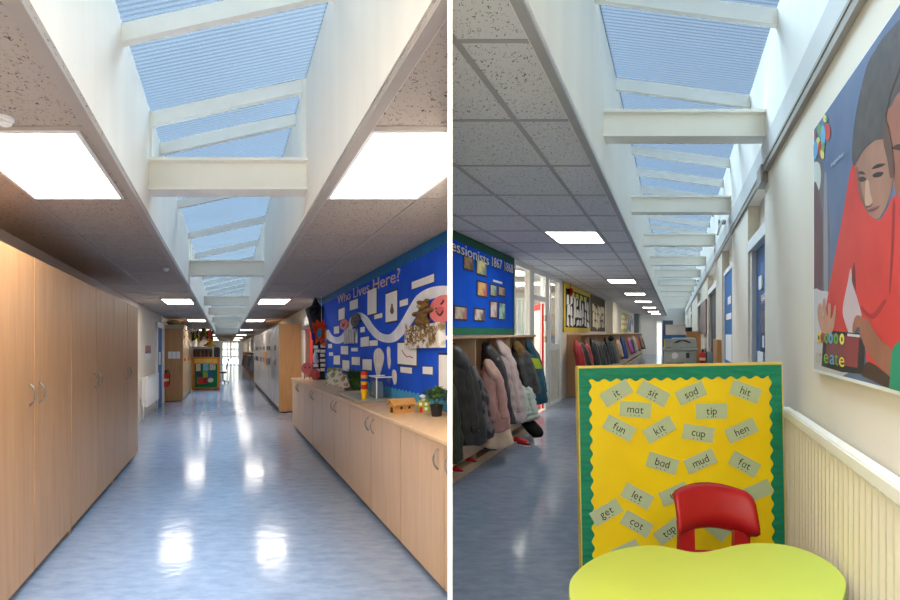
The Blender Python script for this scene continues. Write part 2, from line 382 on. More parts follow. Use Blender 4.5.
# ================================================================== CEILING LIGHTS
def light_panel(cor, s0, s1, t0, t1, z, label, group):
    f = cor.lattice(); root = thing('ceiling_light', label, 'ceiling light', cor.P((s0 + s1) / 2, (t0 + t1) / 2, z - 0.012), group)
    g = G(f); w = 0.02
    for q in ((s0, s0 + w, t0, t1), (s1 - w, s1, t0, t1), (s0 + w, s1 - w, t0, t0 + w), (s0 + w, s1 - w, t1 - w, t1)): g.box(*q, z - 0.011, z - 0.001)
    o = g.obj('frame', white_plastic, root, clip=cor.side)
    g = G(f); g.box(s0 + w, s1 - w, t0 + w, t1 - w, z - 0.009, z - 0.002); g.obj('diffuser', lamp_white, root, clip=cor.side)
ORD = ['nearest', 'second', 'third', 'fourth', 'fifth', 'sixth', 'seventh']
for n, i in enumerate((0, 7, 13, 20, 27, 34, 41)):
    t0 = 2.42 + 1.12 * i; t1 = t0 + 1.08
    light_panel(A, -1.245, -0.66, t0, t1, AH, '%s lit ceiling panel left of the rooflight above the wooden cupboards' % ORD[n], 'lit panels over the cupboard corridor')
    light_panel(A, 0.65, 1.245, t0, t1, AH, '%s lit ceiling panel right of the rooflight, on the blue display side' % ORD[n], 'lit panels over the cupboard corridor')
for n, i in enumerate((5, 12, 17, 22, 28, 34, 39)):  # the farthest panel is an added lamp that brightens the end wall
    t0 = 2.21 + 0.8235 * i
    light_panel(B, -1.54, -0.91, t0, t0 + 0.8, BH, '%s lit ceiling panel above the coat racks, left of the rooflight' % ORD[n], 'lit panels over the coat corridor')
class Landing:
    side = 0
    def lattice(k): return ident
    def P(k, s, t, z): return Vector((s, t, z))
for n, (x, y) in enumerate(((-1.7, -1.4), (-0.6, -1.4), (0.5, -1.4), (-1.7, 0.4), (-0.6, 0.4), (0.5, 0.4))):  # out-of-view fill lamps, added to brighten the near ends of both corridors
    light_panel(Landing(), x - 0.3, x + 0.3, y - 0.6, y + 0.6, 2.75, ['back left', 'back middle', 'back right', 'front left', 'front middle', 'front right'][n] + ' added fill light panel over the landing where the two corridors meet', 'added fill lights over the landing')
def detector(px, py, label):
    s, t = A.on_z(AH, px, py); p = A.P(s, t, AH)
    r = thing('smoke_detector', label, 'smoke detector', p)
    g = G(); g.lathe([(0.036, 0), (0.036, -0.012), (0.03, -0.02)], p, 20); g.obj('base', white_plastic, r, smooth=False)
    g = G(); g.lathe([(0.027, -0.02), (0.026, -0.03), (0.014, -0.038), (0.001, -0.04)], p, 20); g.obj('sensor', white_plastic, r, smooth=True)
detector(4, 117, 'round white smoke detector on the ceiling before the nearest left light panel')
detector(166, 268, 'small round smoke detector on the ceiling far beyond the nearest left light panel')

# ================================================================== LEFT CORRIDOR: CUPBOARDS AND LOCKERS
def bow_handle(f, sf, ds, t, z0, z1, parent, r=0.0065, bow=0.0):
    g = G(f); n = 9; h = 0.032
    g.tube([(sf - ds * h * math.sin(PI * i / (n - 1)) ** 0.7, t + bow * math.sin(PI * i / (n - 1)), z0 + (z1 - z0) * i / (n - 1)) for i in range(n)], r, 8)
    return g.obj('handle', steel, parent, smooth=True, clip=A.side)
def cupboard(name, label, group, sf, ds, depth, t0, t1, z0, z1, nd, hz, front, side, handles, top=True, gap=0.008):
    f = A.square(sf); root = thing(name, label, 'cupboard', f((sf + ds * depth / 2, (t0 + t1) / 2, 0)), group)
    g = G(f); e = 0.003; w_ = 0.02                       # hollow carcass: sides, shelf, top, bottom, back
    lo, hi = sorted((sf + ds * 0.055, sf + ds * depth)); bk0, bk1 = sorted((sf + ds * (depth - 0.012), sf + ds * depth))
    for q in ((t0 + e, t0 + w_, z0, z1), (t1 - w_, t1 - e, z0, z1), (t0 + w_, t1 - w_, z0, z0 + w_), (t0 + w_, t1 - w_, z1 - w_, z1), (t0 + w_, t1 - w_, (z0 + z1) / 2, (z0 + z1) / 2 + w_)): g.box(lo, hi, *q)
    g.box(bk0, bk1, t0 + e, t1 - e, z0, z1); g.obj('carcass', side, root, clip=A.side)
    lo, hi = sorted((sf + ds * 0.05, sf + ds * (depth - 0.02)))
    g = G(f); g.box(lo, hi, t0 + 0.01, t1 - 0.01, 0, z0); g.obj('plinth', dark_plinth, root, clip=A.side)
    lo, hi = sorted((sf, sf + ds * 0.02)); w = (t1 - t0) / nd
    for i in range(nd):
        g = G(f); g.box(lo, hi, t0 + w * i + gap, t0 + w * (i + 1) - gap, z0 + 0.004, z1 - (0.004 if top else 0.0))
        d = g.obj('door', front, root, clip=A.side, bevel=0.0015)
        if d is None: continue
        th = t0 + w * (i + 1) - 0.09 if i % 2 == 0 else t0 + w * i + 0.09
        handles(f, sf, ds, th, d, i)
    return root
def tall_handles(f, sf, ds, t, d, i): bow_handle(f, sf, ds, t, 1.13, 1.27, d)
xs = [(2.66, 4.34), (4.34, 5.99), (5.99, 7.62)]
which = ['nearest tall beech double cupboard along the left wall, cut off by the picture edge', 'middle of the three tall beech double cupboards along the left wall', 'farthest of the three tall beech double cupboards, next to the bare wall with the radiator']
for (t0, t1), lb in zip(xs, which):
    cupboard('tall_cupboard', lb, 'tall beech cupboards on the left', AC, -1, 0.53, t0, t1, 0.05, 2.085, 2, 0, beech, beech, tall_handles)
for k, t in enumerate((4.34, 5.99)):
    g = G(A.square(AC)); g.box(AC - 0.05, AC - 0.012, t - 0.03, t + 0.03, 0, 0.045)
    tag(g.obj('cupboard_foot', beech_deep), ['small wooden packing foot under the joint of the nearest and middle tall cupboards', 'small wooden packing foot under the joint of the middle and farthest tall cupboards'][k], 'foot', 'packing feet under the tall cupboards')

# low cupboards under the worktop
CS, CZ = 1.30, 0.945
lows = [(2.55, 4.03), (4.03, 5.64), (5.64, 7.26), (7.26, 8.90), (8.90, 10.56)]
lowl = ['nearest low beech cupboard under the worktop, cut off at the white partition', 'second low beech cupboard, below the little wooden house', 'third low beech cupboard, below the stacked cups', 'fourth low beech cupboard, below the picture books', 'farthest low beech cupboard at the worktop end near the lockers']
def low_handles(f, sf, ds, t, d, i): bow_handle(f, sf, ds, t, 0.75, 0.875, d)
for (t0, t1), lb in zip(lows, lowl):
    if t0 < 3: 
        w = 0.81; t0 = 4.03 - 2 * w
    cupboard('low_cupboard', lb, 'low beech cupboards under the worktop', CS, 1, 0.45, t0, t1, 0.05, CZ - 0.028, 2, 0, beech_pale, beech_pale, low_handles)
g = G(A.square(CS)); g.box(CS - 0.022, CS + 0.485, 2.3, 10.60, CZ - 0.024, CZ + 0.004)
tag(g.obj('worktop', beech_top, clip=-1, bevel=0.003), 'long continuous beech worktop running under the blue display wall', 'worktop')

# lockers on the right, far end
def locker_fittings(f, sf, ds, t, d, i):
    g = G(f); n = 16
    P = lambda r, q: (sf - ds * 0.0, t + r * math.cos(q), 1.18 + r * math.sin(q))
    g.rings([[P(0.10, 2 * PI * j / n) for j in range(n)], [(sf - ds * 0.03, t + 0.10 * math.cos(2 * PI * j / n), 1.18 + 0.10 * math.sin(2 * PI * j / n)) for j in range(n)],
             [(sf - ds * 0.03, t + 0.075 * math.cos(2 * PI * j / n), 1.18 + 0.075 * math.sin(2 * PI * j / n)) for j in range(n)], [P(0.075, 2 * PI * j / n) for j in range(n)]], cap=False)
    g.obj('finger_ring', paint((122, 112, 114), 0.3), d, smooth=True)
    g = G(f); lo, hi = sorted((sf - ds * 0.025, sf)); g.box(lo, hi, t - 0.03, t + 0.03, 1.50, 1.62); g.obj('lock', paint((120, 114, 116), 0.3), d)
LS = 1.27
lt = [12.93, 15.75, 18.6, 21.5, 24.5]
ll = ['nearest silver-fronted locker cupboard with the bare wooden end panel', 'second silver-fronted locker cupboard, with a doorless pigeonhole', 'third silver-fronted locker cupboard beyond the open pigeonhole', 'farthest silver-fronted locker cupboard, next to the hanging coats']
for i in range(4):
    r = cupboard('locker_cupboard', ll[i], 'silver fronted lockers', LS, 1, 0.515, lt[i], lt[i + 1], 0.09, 2.12, 3 if i != 1 else 4, 0, silver_front, beech_deep, locker_fittings, gap=0.03)
    if i == 0:
        g = G(A.square(LS)); g.box(LS + 0.0, LS + 0.515, 12.90, 12.93, 0.02, 2.13); g.obj('end_panel', beech_deep, r)
    if i == 1:
        g = G(A.square(LS)); g.box(LS - 0.008, LS + 0.01, 16.75, 18.4, 1.03, 1.45); g.obj('pigeonhole', paint((176, 108, 40), 0.6), r)
# lockers on the left, far end
lt = [15.9, 17.4, 18.9, 20.3]
ll = ['nearest left locker cupboard carrying the fire extinguisher and three notices', 'middle left locker cupboard beyond the fire extinguisher', 'farthest left locker cupboard beside the green display board']
def small_lock(f, sf, ds, t, d, i):
    g = G(f); lo, hi = sorted((sf - ds * 0.025, sf)); g.box(lo, hi, t - 0.04, t + 0.04, 1.16, 1.26); g.obj('lock', paint((160, 84, 40), 0.5), d)
for i in range(3):
    r = cupboard('locker_cupboard', ll[i], 'glossy lockers on the left', -1.27, -1, 0.515, lt[i], lt[i + 1], 0.06, 2.12, 2, 0, mat('glossy birch front', (214, 184, 146), 0.2, spec=0.6), beech_deep, small_lock)
    if i == 0:
        g = G(A.square(-1.27)); g.box(-1.27 - 0.515, -1.27, 15.865, 15.9, 0.02, 2.13); g.obj('end_panel', beech_deep, r)
# notices on the locker end
for k in range(3):
    px0 = 169.2 + k * 3.9; g = G(A.square(-1.27))
    s0 = -1.27 - 0.515 * (183.0 - px0) / 18.5; s1 = -1.27 - 0.515 * (183.0 - px0 - 3.5) / 18.5
    g.box(s0, s1, 15.855, 15.862, A.z_at(15.9, 358.5), A.z_at(15.9, 351.5))
    tag(g.obj('notice', paper), ['left', 'middle', 'right'][k] + 'most of the three white notices on the wooden locker end' if k != 1 else 'middle of the three white notices on the wooden locker end', 'notice', 'notices on the locker end')
# boxes on top of the left lockers
for k, (s0, s1, t0, t1, h, c, lb) in enumerate([(-1.76, -1.24, 15.95, 17.0, 0.13, (228, 212, 180), 'long cream box lying on top of the left lockers'), (-1.7, -1.36, 16.0, 16.9, 0.2, (214, 194, 156), 'crumpled cream paper bag on top of the long cream box')]):
    g = G(A.square(-1.27)); z0 = 2.12 if k == 0 else 2.25
    if k == 0:
        g.box(s0, s1, t0, t1, z0, z0 + h); g.box(s0 - 0.01, s1 + 0.01, t0 - 0.01, t1 + 0.01, z0 + h - 0.04, z0 + h); o = g.obj('box', paint(c, 0.7), bevel=0.004)
    else:
        g.ball((-1.56, 16.4, z0 + 0.085), 0.2, 0.42, 0.085, 12, 8); o = g.obj('paper_bag', cloth(c, scale=6), smooth=True)
    tag(o, lb, 'box' if k == 0 else 'bag')
# fire extinguisher hanging on the locker end
def extinguisher(p, h, r, label, yaw=0):
    root = thing('fire_extinguisher', label, 'fire extinguisher', p)
    x, y, z = p; k = h
    g = G(); g.lathe([(r * 0.9, 0), (r, 0.02 * k), (r, 0.66 * k), (r * 0.85, 0.74 * k), (r * 0.4, 0.80 * k), (r * 0.35, 0.84 * k)], p, 20); cyl = g.obj('cylinder', red_paint, root, smooth=True)
    g = G(); g.lathe([(r * 1.01, 0.34 * k), (r * 1.015, 0.35 * k), (r * 1.015, 0.48 * k), (r * 1.01, 0.49 * k)], p, 20); g.obj('band', paint((232, 214, 160), 0.5), cyl)
    g = G(); g.lathe([(r * 0.42, 0.84 * k), (r * 0.42, 0.9 * k), (r * 0.2, 0.93 * k)], p, 12); g.obj('valve', black, root)
    g = G(); g.box(x - r * 0.15, x + r * 1.2, y - r * 0.15, y + r * 0.15, z + 0.92 * k, z + 0.95 * k); g.box(x - r * 0.15, x + r * 1.1, y - r * 0.15, y + r * 0.15, z + 0.975 * k, z + k); g.box(x - r * 0.2, x, y - r * .15, y + r * .15, z + .9 * k, z + k); g.obj('lever', black, root)
    g = G(); g.tube([(x + r * 0.3, y, z + 0.88 * k), (x + r * 1.1, y, z + 0.86 * k), (x + r * 1.35, y, z + 0.7 * k), (x + r * 1.25, y, z + 0.3 * k), (x + r * 1.15, y, z + 0.12 * k)], r * 0.16, 8); g.obj('hose', black, root, smooth=True)
p = A.square(-1.27)((-1.70, 15.72, 0.44)); extinguisher(p, 0.50, 0.085, 'red fire extinguisher hanging on the wooden locker end, left corridor')
# radiator, door, sign on the bare left wall
def panel_radiator(f, s_wall, s_front, ds, t0, t1, z0, z1, label, nflute, col_m, top_m, name='radiator', clip=0):
    root = thing(name, label, 'radiator', f(((s_wall + s_front) / 2, (t0 + t1) / 2, z0)))
    g = G(f); sgn = ds
    # fluted front skin, one corrugated sheet with depth
    n = nflute * 4; pts = []
    for i in range(n + 1):
        q = i / n; ph = (i % 4); off = (0.0, 0.022, 0.022, 0.0)[ph]
        pts.append((s_front + sgn * off, t0 + (t1 - t0) * q))
    back = [(s_front + sgn * 0.05, t1), (s_front + sgn * 0.05, t0)]
    g.prism([(x, y, z0) for x, y in pts + back], (0, 0, z1 - z0 - 0.05)); g.obj('front_panel', col_m, root)
    lo, hi = sorted((s_front - sgn * 0.008, s_front + sgn * 0.04))
    g = G(f); g.box(lo, hi, t0 - 0.006, t1 + 0.006, z1 - 0.05, z1); g.obj('top_rail', top_m, root, bevel=0.006, seg=2)
    lo, hi = sorted((s_front + sgn * 0.048, s_wall - sgn * 0.0))
    g = G(f)
    lo2, hi2 = sorted((s_front + sgn * 0.055, s_wall - sgn * 0.015))
    g.box(lo2, hi2, t0 + 0.01, t1 - 0.01, z0 + 0.02, z1 - 0.02); g.obj('back_panel', top_m, root, bevel=0.004)
    lo, hi = sorted((s_front + sgn * 0.06, s_wall)); g = G(f)
    g.box(lo, hi, t0 + 0.05, t0 + 0.1, z0 + 0.1, z1 - 0.1); g.box(lo, hi, t1 - 0.1, t1 - 0.05, z0 + 0.1, z1 - 0.1); g.obj('bracket', steel, root)
    return root
f = A.square(-AW)
r = panel_radiator(f, -AW, -1.70, -1, 11.55, 13.5, 0.27, 0.93, 'white panel radiator low on the bare left wall before the blue door', 26, white_plastic, white_plastic)
g = G(f); g.tube([(-1.76, 13.56, 0.36), (-1.76, 13.66, 0.34), (-1.76, 13.66, 0.0)], 0.018); g.tube([(-1.76, 11.5, 0.36), (-1.76, 11.42, 0.34), (-1.76, 11.42, 0.0)], 0.018); g.obj('pipe', white_plastic, r, smooth=True)
g = G(f); g.box(-AW, -AW + 0.05, 13.95, 14.12, 0, 2.2); g.box(-AW, -AW + 0.05, 15.1, 15.6, 0, 2.2); g.box(-AW, -AW + 0.05, 13.95, 15.6, 2.1, 2.25)
dr = thing('door_2', None, None, f((-AW, 14.6, 0)), kind='structure'); g.obj('door_frame', white_paint, dr)
g = G(f); g.box(-AW, -AW + 0.03, 14.12, 15.1, 0.01, 2.1); g.obj('door_leaf', blue_door, dr)
g = G(f); g.box(-AW + 0.03, -AW + 0.035, 14.45, 14.8, 1.1, 1.45); g.obj('notice', paper, dr)
for k, (t, r_) in enumerate(((14.3, 0.02), (14.9, 0.03))):
    g = G(f); g.tube([(-AW + 0.04, t, 2.26), (-AW + 0.04, t, AH - 0.008)], r_)
    tag(g.obj('wall_pipe', white_paint), ['thinner white pipe running up above the blue door in the left corridor', 'thicker white pipe running up above the blue door in the left corridor'][k], 'pipe', 'pipes above the blue door')
g = G(f); g.box(-AW, -AW + 0.08, 15.0, 15.35, 2.28, 2.4); tag(g.obj('junction_box', white_paint, bevel=0.008), 'white junction box on the wall above the blue door frame, left corridor', 'junction box')
root = thing('wall_sign', 'small maroon and white notice on the bare left wall above the radiator', 'sign', f((-AW, 12.6, 1.3)))
g = G(f); g.box(-AW, -AW + 0.012, 12.25, 13.05, 1.42, 1.60); g.obj('picture', mat('maroon print', (120, 40, 48), 0.5, rgb2=(190, 150, 140), scale=9), root)
g = G(f); g.box(-AW, -AW + 0.010, 12.25, 13.05, 1.28, 1.41); g.obj('caption', paper, root)

# green display board on an orange trolley
f = A.square(-1.28)
root = thing('display_trolley', 'orange framed trolley with a green felt picture board facing the camera', 'display trolley', A.P(-0.77, 20.8, 0))
def face_px(px): return (px - 226) * 20.7 / F
fo = A.lattice(); orange = paint((224, 132, 44), 0.5); T = 20.7
x0, x1, xa, xb = face_px(192.3), face_px(219.8), face_px(194.6), face_px(217.3)
zt, zb = A.z_at(T, 357.3), 0.03
g = G(fo); g.box(x0, xa, T, T + 0.45, zb, zt); g.box(xb, x1, T, T + 0.45, zb, zt); g.box(x0, x1, T, T + 0.45, zt - 0.06, zt); g.box(x0, x1, T + 0.02, T + 0.45, zb, zb + 0.05); g.obj('frame', orange, root)
g = G(fo); g.box(xa, xb, T + 0.01, T + 0.03, zb + 0.05, A.z_at(T, 363.5)); g.obj('felt_panel', cloth((24, 128, 84), scale=30), root)
g = G(fo); g.box(xa, xb, T + 0.005, T + 0.03, A.z_at(T, 363.5), zt - 0.06); g.obj('top_band', paint((240, 196, 96), 0.5), root)
g = G(fo); g.box(xa, xb, T + 0.03, T + 0.43, 0.4, 0.43); g.box(xa, xb, T + 0.03, T + 0.43, 0.8, 0.83); g.obj('shelf', orange, root)
for s in (xa + 0.1, xb - 0.1):
    g = G(fo); g.ball((s, T + 0.1, 0.03), 0.03, 0.03, 0.03, 10, 6); g.obj('castor', black, root, smooth=True)
pics = [(196, 363.8, 200.5, 371, (236, 226, 204), 'cream picture in the top row'), (203, 363, 208.5, 370.8, (150, 200, 226), 'pale blue picture in the top row'), (209.7, 364, 215.5, 370, (214, 204, 186), 'beige picture in the top row'),
        (197, 372.5, 202.3, 376.5, (110, 70, 120), 'purple picture in the middle row'), (203, 371.6, 207.8, 377.5, (164, 196, 90), 'lime picture in the middle row'), (208.4, 372, 213, 377.3, (76, 108, 176), 'blue picture in the middle row'),
        (197.3, 377.5, 202.6, 384, (224, 88, 70), 'red picture in the bottom row'), (203, 378, 207.4, 383.5, (190, 60, 80), 'crimson picture in the bottom row'), (207.8, 377.8, 213.5, 382.4, (234, 226, 214), 'white oval picture in the bottom row')]
for x, y, X, Y, c, lb in pics:
    g = G(fo)
    if 'oval' in lb: g.disc((face_px((x + X) / 2), T + 0.004, A.z_at(T, (y + Y) / 2)), (face_px(X) - face_px((x + X) / 2), 0, 0), (0, 0, A.z_at(T, y) - A.z_at(T, (y + Y) / 2)), (0, 0.006, 0), 20)
    else: g.box(face_px(x), face_px(X), T + 0.004, T + 0.01, A.z_at(T, Y), A.z_at(T, y))
    tag(g.obj('picture', mat('childs picture ' + lb, c, 0.8, rgb2=tuple(max(0, q - 60) for q in c), scale=14)), lb + ' of the green trolley board', 'picture', 'pictures on the green trolley board')
# bookcase behind it
root = thing('bookcase', 'low bookcase of brown files with a white top behind the green trolley', 'bookcase', A.P(-1.4, 22.6, 0)); T = 22.4
g = G(fo); X0, X1 = (192.5 - 226) * T / F, (212.5 - 226) * T / F
g.box(X0, X0 + 0.03, T, T + 0.4, 0, 1.6); g.box(X1 - 0.03, X1, T, T + 0.4, 0, 1.6); g.box(X0, X1, T + 0.37, T + 0.4, 0, 1.6); g.box(X0, X1, T, T + 0.4, 1.2, 1.23); g.box(X0, X1, T, T + 0.4, 0.1, 0.13); g.box(X0, X1, T, T + 0.4, 0.65, 0.68); g.obj('carcass', beech_deep, root)
g = G(fo); g.box(X0 - 0.02, X1 + 0.02, T - 0.02, T + 0.42, 1.55, 1.66); g.obj('top', paint((224, 226, 228), 0.4), root)
for k in range(9):
    w = (X1 - X0 - 0.08) / 9; c = [(120, 84, 62), (150, 118, 96), (104, 74, 58), (176, 150, 130)][k % 4]; g = G(fo)
    g.box(X0 + 0.04 + w * k, X0 + 0.04 + w * (k + 0.9), T + 0.03, T + 0.3, 1.23, 1.50 - 0.02 * (k % 3)); tag(g.obj('file_box', paint(c, 0.6)), 'brown or buff file in the row on the bookcase shelf behind the green trolley', 'file', 'files in the far bookcase')
# grey printer-like unit, office chair
root = thing('storage_tub', 'dark grey plastic tub on the end of the far bookcase', 'tub', A.P(-0.45, 23.5, 0)); T = 23.3; X0, X1 = (213.2 - 226) * T / F, (219.5 - 226) * T / F
g = G(fo); g.prism([(X0, T, 0.3), (X1, T, 0.3), (X1 + 0.02, T, 1.62), (X0 + 0.03, T, 1.66)], (0, 0.5, 0)); g.obj('tub', paint((72, 76, 84), 0.5), root, bevel=0.03, seg=2)
g = G(fo); g.box(X0, X1, T, T + 0.5, 0, 0.3); g.obj('base', paint((92, 90, 92), 0.5), root)
ch = thing('office_chair', 'black office chair beyond the green trolley, seen edge on', 'chair', A.P(-0.12, 25.0, 0)); T = 25.0
g = G(fo); g.box(-0.30, 0.02, T - 0.22, T + 0.22, 0.45, 0.52); g.obj('seat', black, ch, bevel=0.02)
g = G(fo); g.prism([(-0.02, T - 0.2, 0.62), (0.03, T - 0.2, 0.62), (0.16, T - 0.2, 1.1), (0.10, T - 0.2, 1.12)], (0, 0.4, 0)); g.obj('backrest', black, ch, bevel=0.01)
g = G(fo); g.tube([(-0.14, T, 0.1), (-0.14, T, 0.46)], 0.03); g.obj('column', steel, ch)
for k in range(5):
    q = 2 * PI * k / 5; g = G(fo); g.tube([(-0.14, T, 0.11), (-0.14 + 0.27 * math.cos(q), T + 0.27 * math.sin(q), 0.06)], [0.022, 0.014]); lg = g.obj('leg', black, ch)
    g = G(fo); g.ball((-0.14 + 0.27 * math.cos(q), T + 0.27 * math.sin(q), 0.03), 0.03, 0.03, 0.03, 8, 6); g.obj('castor', black, lg, smooth=True)
# hanging colourful decorations over the bookcase
rd = random.Random(3)
cols = [(60, 62, 40), (214, 190, 50), (50, 50, 60), (206, 214, 90), (120, 60, 60), (70, 110, 70), (200, 160, 60), (40, 44, 60), (190, 70, 60)]
for k in range(10):
    px = 192.5 + k * 2.1; T = 19.9 + (k % 4) * 1.1; s = (px - 226) * T / F; zt = AH - 0.006; zb = A.z_at(T, 343 - rd.random() * 6); wd = 0.055 + rd.random() * 0.04
    rt = thing('hanging_decoration', 'coloured paper streamer hanging from the ceiling over the far bookcase', 'decoration', A.P(s, T, zb), 'streamers over the far bookcase')
    g = G(fo); g.tube([(s, T, zt), (s, T, zb + 0.3)], 0.004, 5); g.obj('string', paper, rt)
    g = G(fo); g.prism([(s - wd, T, zb + 0.34), (s + wd, T, zb + 0.36), (s + wd * 0.7, T, zb + 0.18), (s + wd * 1.2, T, zb + 0.1), (s, T, zb), (s - wd, T, zb + 0.12), (s - wd * 0.6, T, zb + 0.2)], (0, 0.015, 0)); g.obj('streamer', cloth(cols[k % 9]), rt)
T = 23.0; root = thing('soft_toy', 'orange and yellow soft toy sitting on the far bookcase', 'soft toy', A.P(-0.62, T, 1.66)); s0 = (209.5 - 226) * T / F
g = G(fo); g.ball((s0, T, 1.76), 0.15, 0.12, 0.11); g.ball((s0 + 0.06, T, 1.93), 0.10, 0.09, 0.09); g.ball((s0 + 0.19, T, 1.72), 0.08, 0.07, 0.05); g.ball((s0 - 0.16, T, 1.72), 0.08, 0.07, 0.05); g.obj('body', cloth((240, 164, 34), scale=9), root, smooth=True)
g = G(fo); g.ball((s0 + 0.0, T, 2.0), 0.035, 0.03, 0.04); g.ball((s0 + 0.12, T, 2.0), 0.035, 0.03, 0.04); g.obj('ears', cloth((120, 66, 24)), root, smooth=True)

# ================================================================== LEFT CORRIDOR: BLUE DISPLAY WALL
blue_felt = cloth((36, 92, 222), (28, 80, 204), scale=3, bump=0.05)
WS = AW - 0.022
root = thing('display_board', 'big royal blue display board above the worktop with a Who Lives Here title', 'display board', A.P(AW, 7.5, 0.98))
g = G(a); g.box(AW - 0.02, AW - 0.001, 4.2, 10.55, 0.97, AH - 0.004); g.obj('backing', blue_felt, root, clip=-1)
def scallop_strip(f, s0, s1, t0, t1, zedge, zin, amp, period):
    """a band from zedge to a wavy inner edge at zin, as a thin sheet between s0 and s1"""
    n = int((t1 - t0) / period) * 6; g = G(f)
    pts = [(s0, t0, zedge), (s0, t1, zedge)] + [(s0, t1 - (t1 - t0) * i / n, zin + amp * math.cos(2 * PI * i / 6)) for i in range(n + 1)]
    return g.prism(pts, (s1 - s0, 0, 0))
g = scallop_strip(a, AW - 0.026, AW - 0.02, 4.2, 10.5, AH - 0.006, AH - 0.115, 0.012, 0.11); g.obj('top_border', paint((28, 108, 168), 0.7), root, clip=-1)
g = scallop_strip(a, AW - 0.026, AW - 0.02, 4.2, 10.5, 0.972, 1.07, 0.012, 0.11); g.obj('bottom_border', paint((70, 168, 220), 0.7), root, clip=-1)
g = G(a)
def title(u, v, w): 
    t = 8.74 + (5.60 - 8.74) * u; return (WS - 0.004, t, 2.235 + (2.205 - 2.235) * u + v * 0.2)
put_text(g, 'Who Lives Here?', title)
me_pts = list(g.V); n0 = len(me_pts)
g.V += [p + A.v * 0.004 for p in me_pts]; fs = list(g.Fc)
for q in fs: g.face([i + n0 for i in q][::-1])
g.obj('title_lettering', mat('pale pink card letters', (236, 218, 208), 0.8, rgb2=(196, 160, 150), scale=25), root)
# winding white road of card
path = [(326, 331), (330, 337.5), (337, 340.5), (344, 337), (349, 328), (353, 319), (359, 315.5), (365, 319), (371, 328), (378, 335.5), (386, 338.5), (393, 337.5), (400, 331), (407, 321), (414, 309), (421, 299), (430, 293.5), (440, 291.5), (449, 292)]
hw = [2.8, 3.0, 3.3, 3.3, 2.7, 2.7, 3.1, 3.1, 3.3, 3.7, 4.0, 4.5, 4.8, 5.1, 5.3, 5.5, 5.5, 5.7, 5.9]
up, dn = [], []
for i, (x, y) in enumerate(path):
    q = Vector(path[min(i + 1, len(path) - 1)]) - Vector(path[max(i - 1, 0)]); nrm = Vector((q.y, -q.x)).normalized() * hw[i]
    up.append((x + nrm.x, y + nrm.y)); dn.append((x - nrm.x, y - nrm.y))
def spl(p, n=4): return [q for q in smooth_loop(p + p[::-1], n)[:n * (len(p) - 1) + 1]]
def wp(x, y, s=WS): t, z = A.on_s(s, x, y); return (s, t, z)
U, D = spl(up), spl(dn); g = G(a); s_ = WS - 0.002
ids = [(g.vert(wp(*p, s_)), g.vert(wp(*q, s_))) for p, q in zip(U, D)]
idb = [(g.vert(Vector(wp(*p, s_)) + Vector((0.004, 0, 0))), g.vert(Vector(wp(*q, s_)) + Vector((0.004, 0, 0)))) for p, q in zip(U, D)]
for i in range(len(ids) - 1):
    g.face([ids[i][0], ids[i + 1][0], ids[i + 1][1], ids[i][1]]); g.face([idb[i][0], idb[i][1], idb[i + 1][1], idb[i + 1][0]])
    for e in (0, 1): g.face([ids[i][e], idb[i][e], idb[i + 1][e], ids[i + 1][e]])
tag(g.obj('paper_road', mat('white painted paper', (244, 244, 246), 0.8, rgb2=(216, 220, 232), scale=5), clip=-1), 'white winding paper road glued across the blue display board', 'paper cut-out')
# cards
cards = [(338.9, 308.5, 345, 319.5, 'card left of the grey hedgehog face, near the far end of the road'), (350.2, 300, 358.2, 309.3, 'square card just under the word Who'), (368, 289.3, 376.8, 314, 'tall narrow card under the word Lives'), (374.8, 314, 382.6, 318.4, 'small caption strip below the tall narrow card under Lives'),
         (386.2, 292.3, 397.4, 321.3, 'tall card with a brown drawing under the word Here'), (400.3, 299.6, 408.2, 305.8, 'small caption card right of the brown drawing'), (412.4, 278, 434.4, 285.5, 'long caption strip near the top right, above the road bend'), (334.3, 326.3, 339.4, 333.6, 'card at the far left beside the first road dip'),
         (360.8, 327, 365.1, 332.2, 'tiny label right of the striped paper box'), (361, 337, 369.2, 346.5, 'card below and right of the striped paper box'), (370, 340.4, 378, 345.8, 'small strip under the middle dip of the road'), (328.4, 344, 332.2, 348.2, 'tiny label at the left edge, upper of two'),
         (329.4, 352.4, 333.2, 355.8, 'tiny label at the left edge, lower of two'), (341.2, 346, 348.3, 354.3, 'card straight below the striped paper box'), (351.6, 347.8, 358, 351.4, 'thin strip below the striped paper box'), (334, 355.5, 340.2, 364.6, 'card above the leaning picture book'), (342.9, 360.3, 349.6, 370.9, 'card left of the grass plant'),
         (352.2, 357, 360.2, 365, 'card above the grass plant'), (363, 359.3, 372, 370, 'card left of the big white leaf shape'), (398.2, 342.8, 416.8, 364.6, 'large card with a red squiggle below the road'), (401, 367.3, 412.2, 373, 'caption strip above the wooden house'), (423.4, 366.8, 433, 374.2, 'caption card above the green card house'),
         (439.6, 355, 450, 389.5, 'big blank sheet cut off by the partition'), (446.2, 335.5, 450, 339.5, 'tiny label right of the straw collage')]
backing_card = paint((52, 52, 70), 0.8)
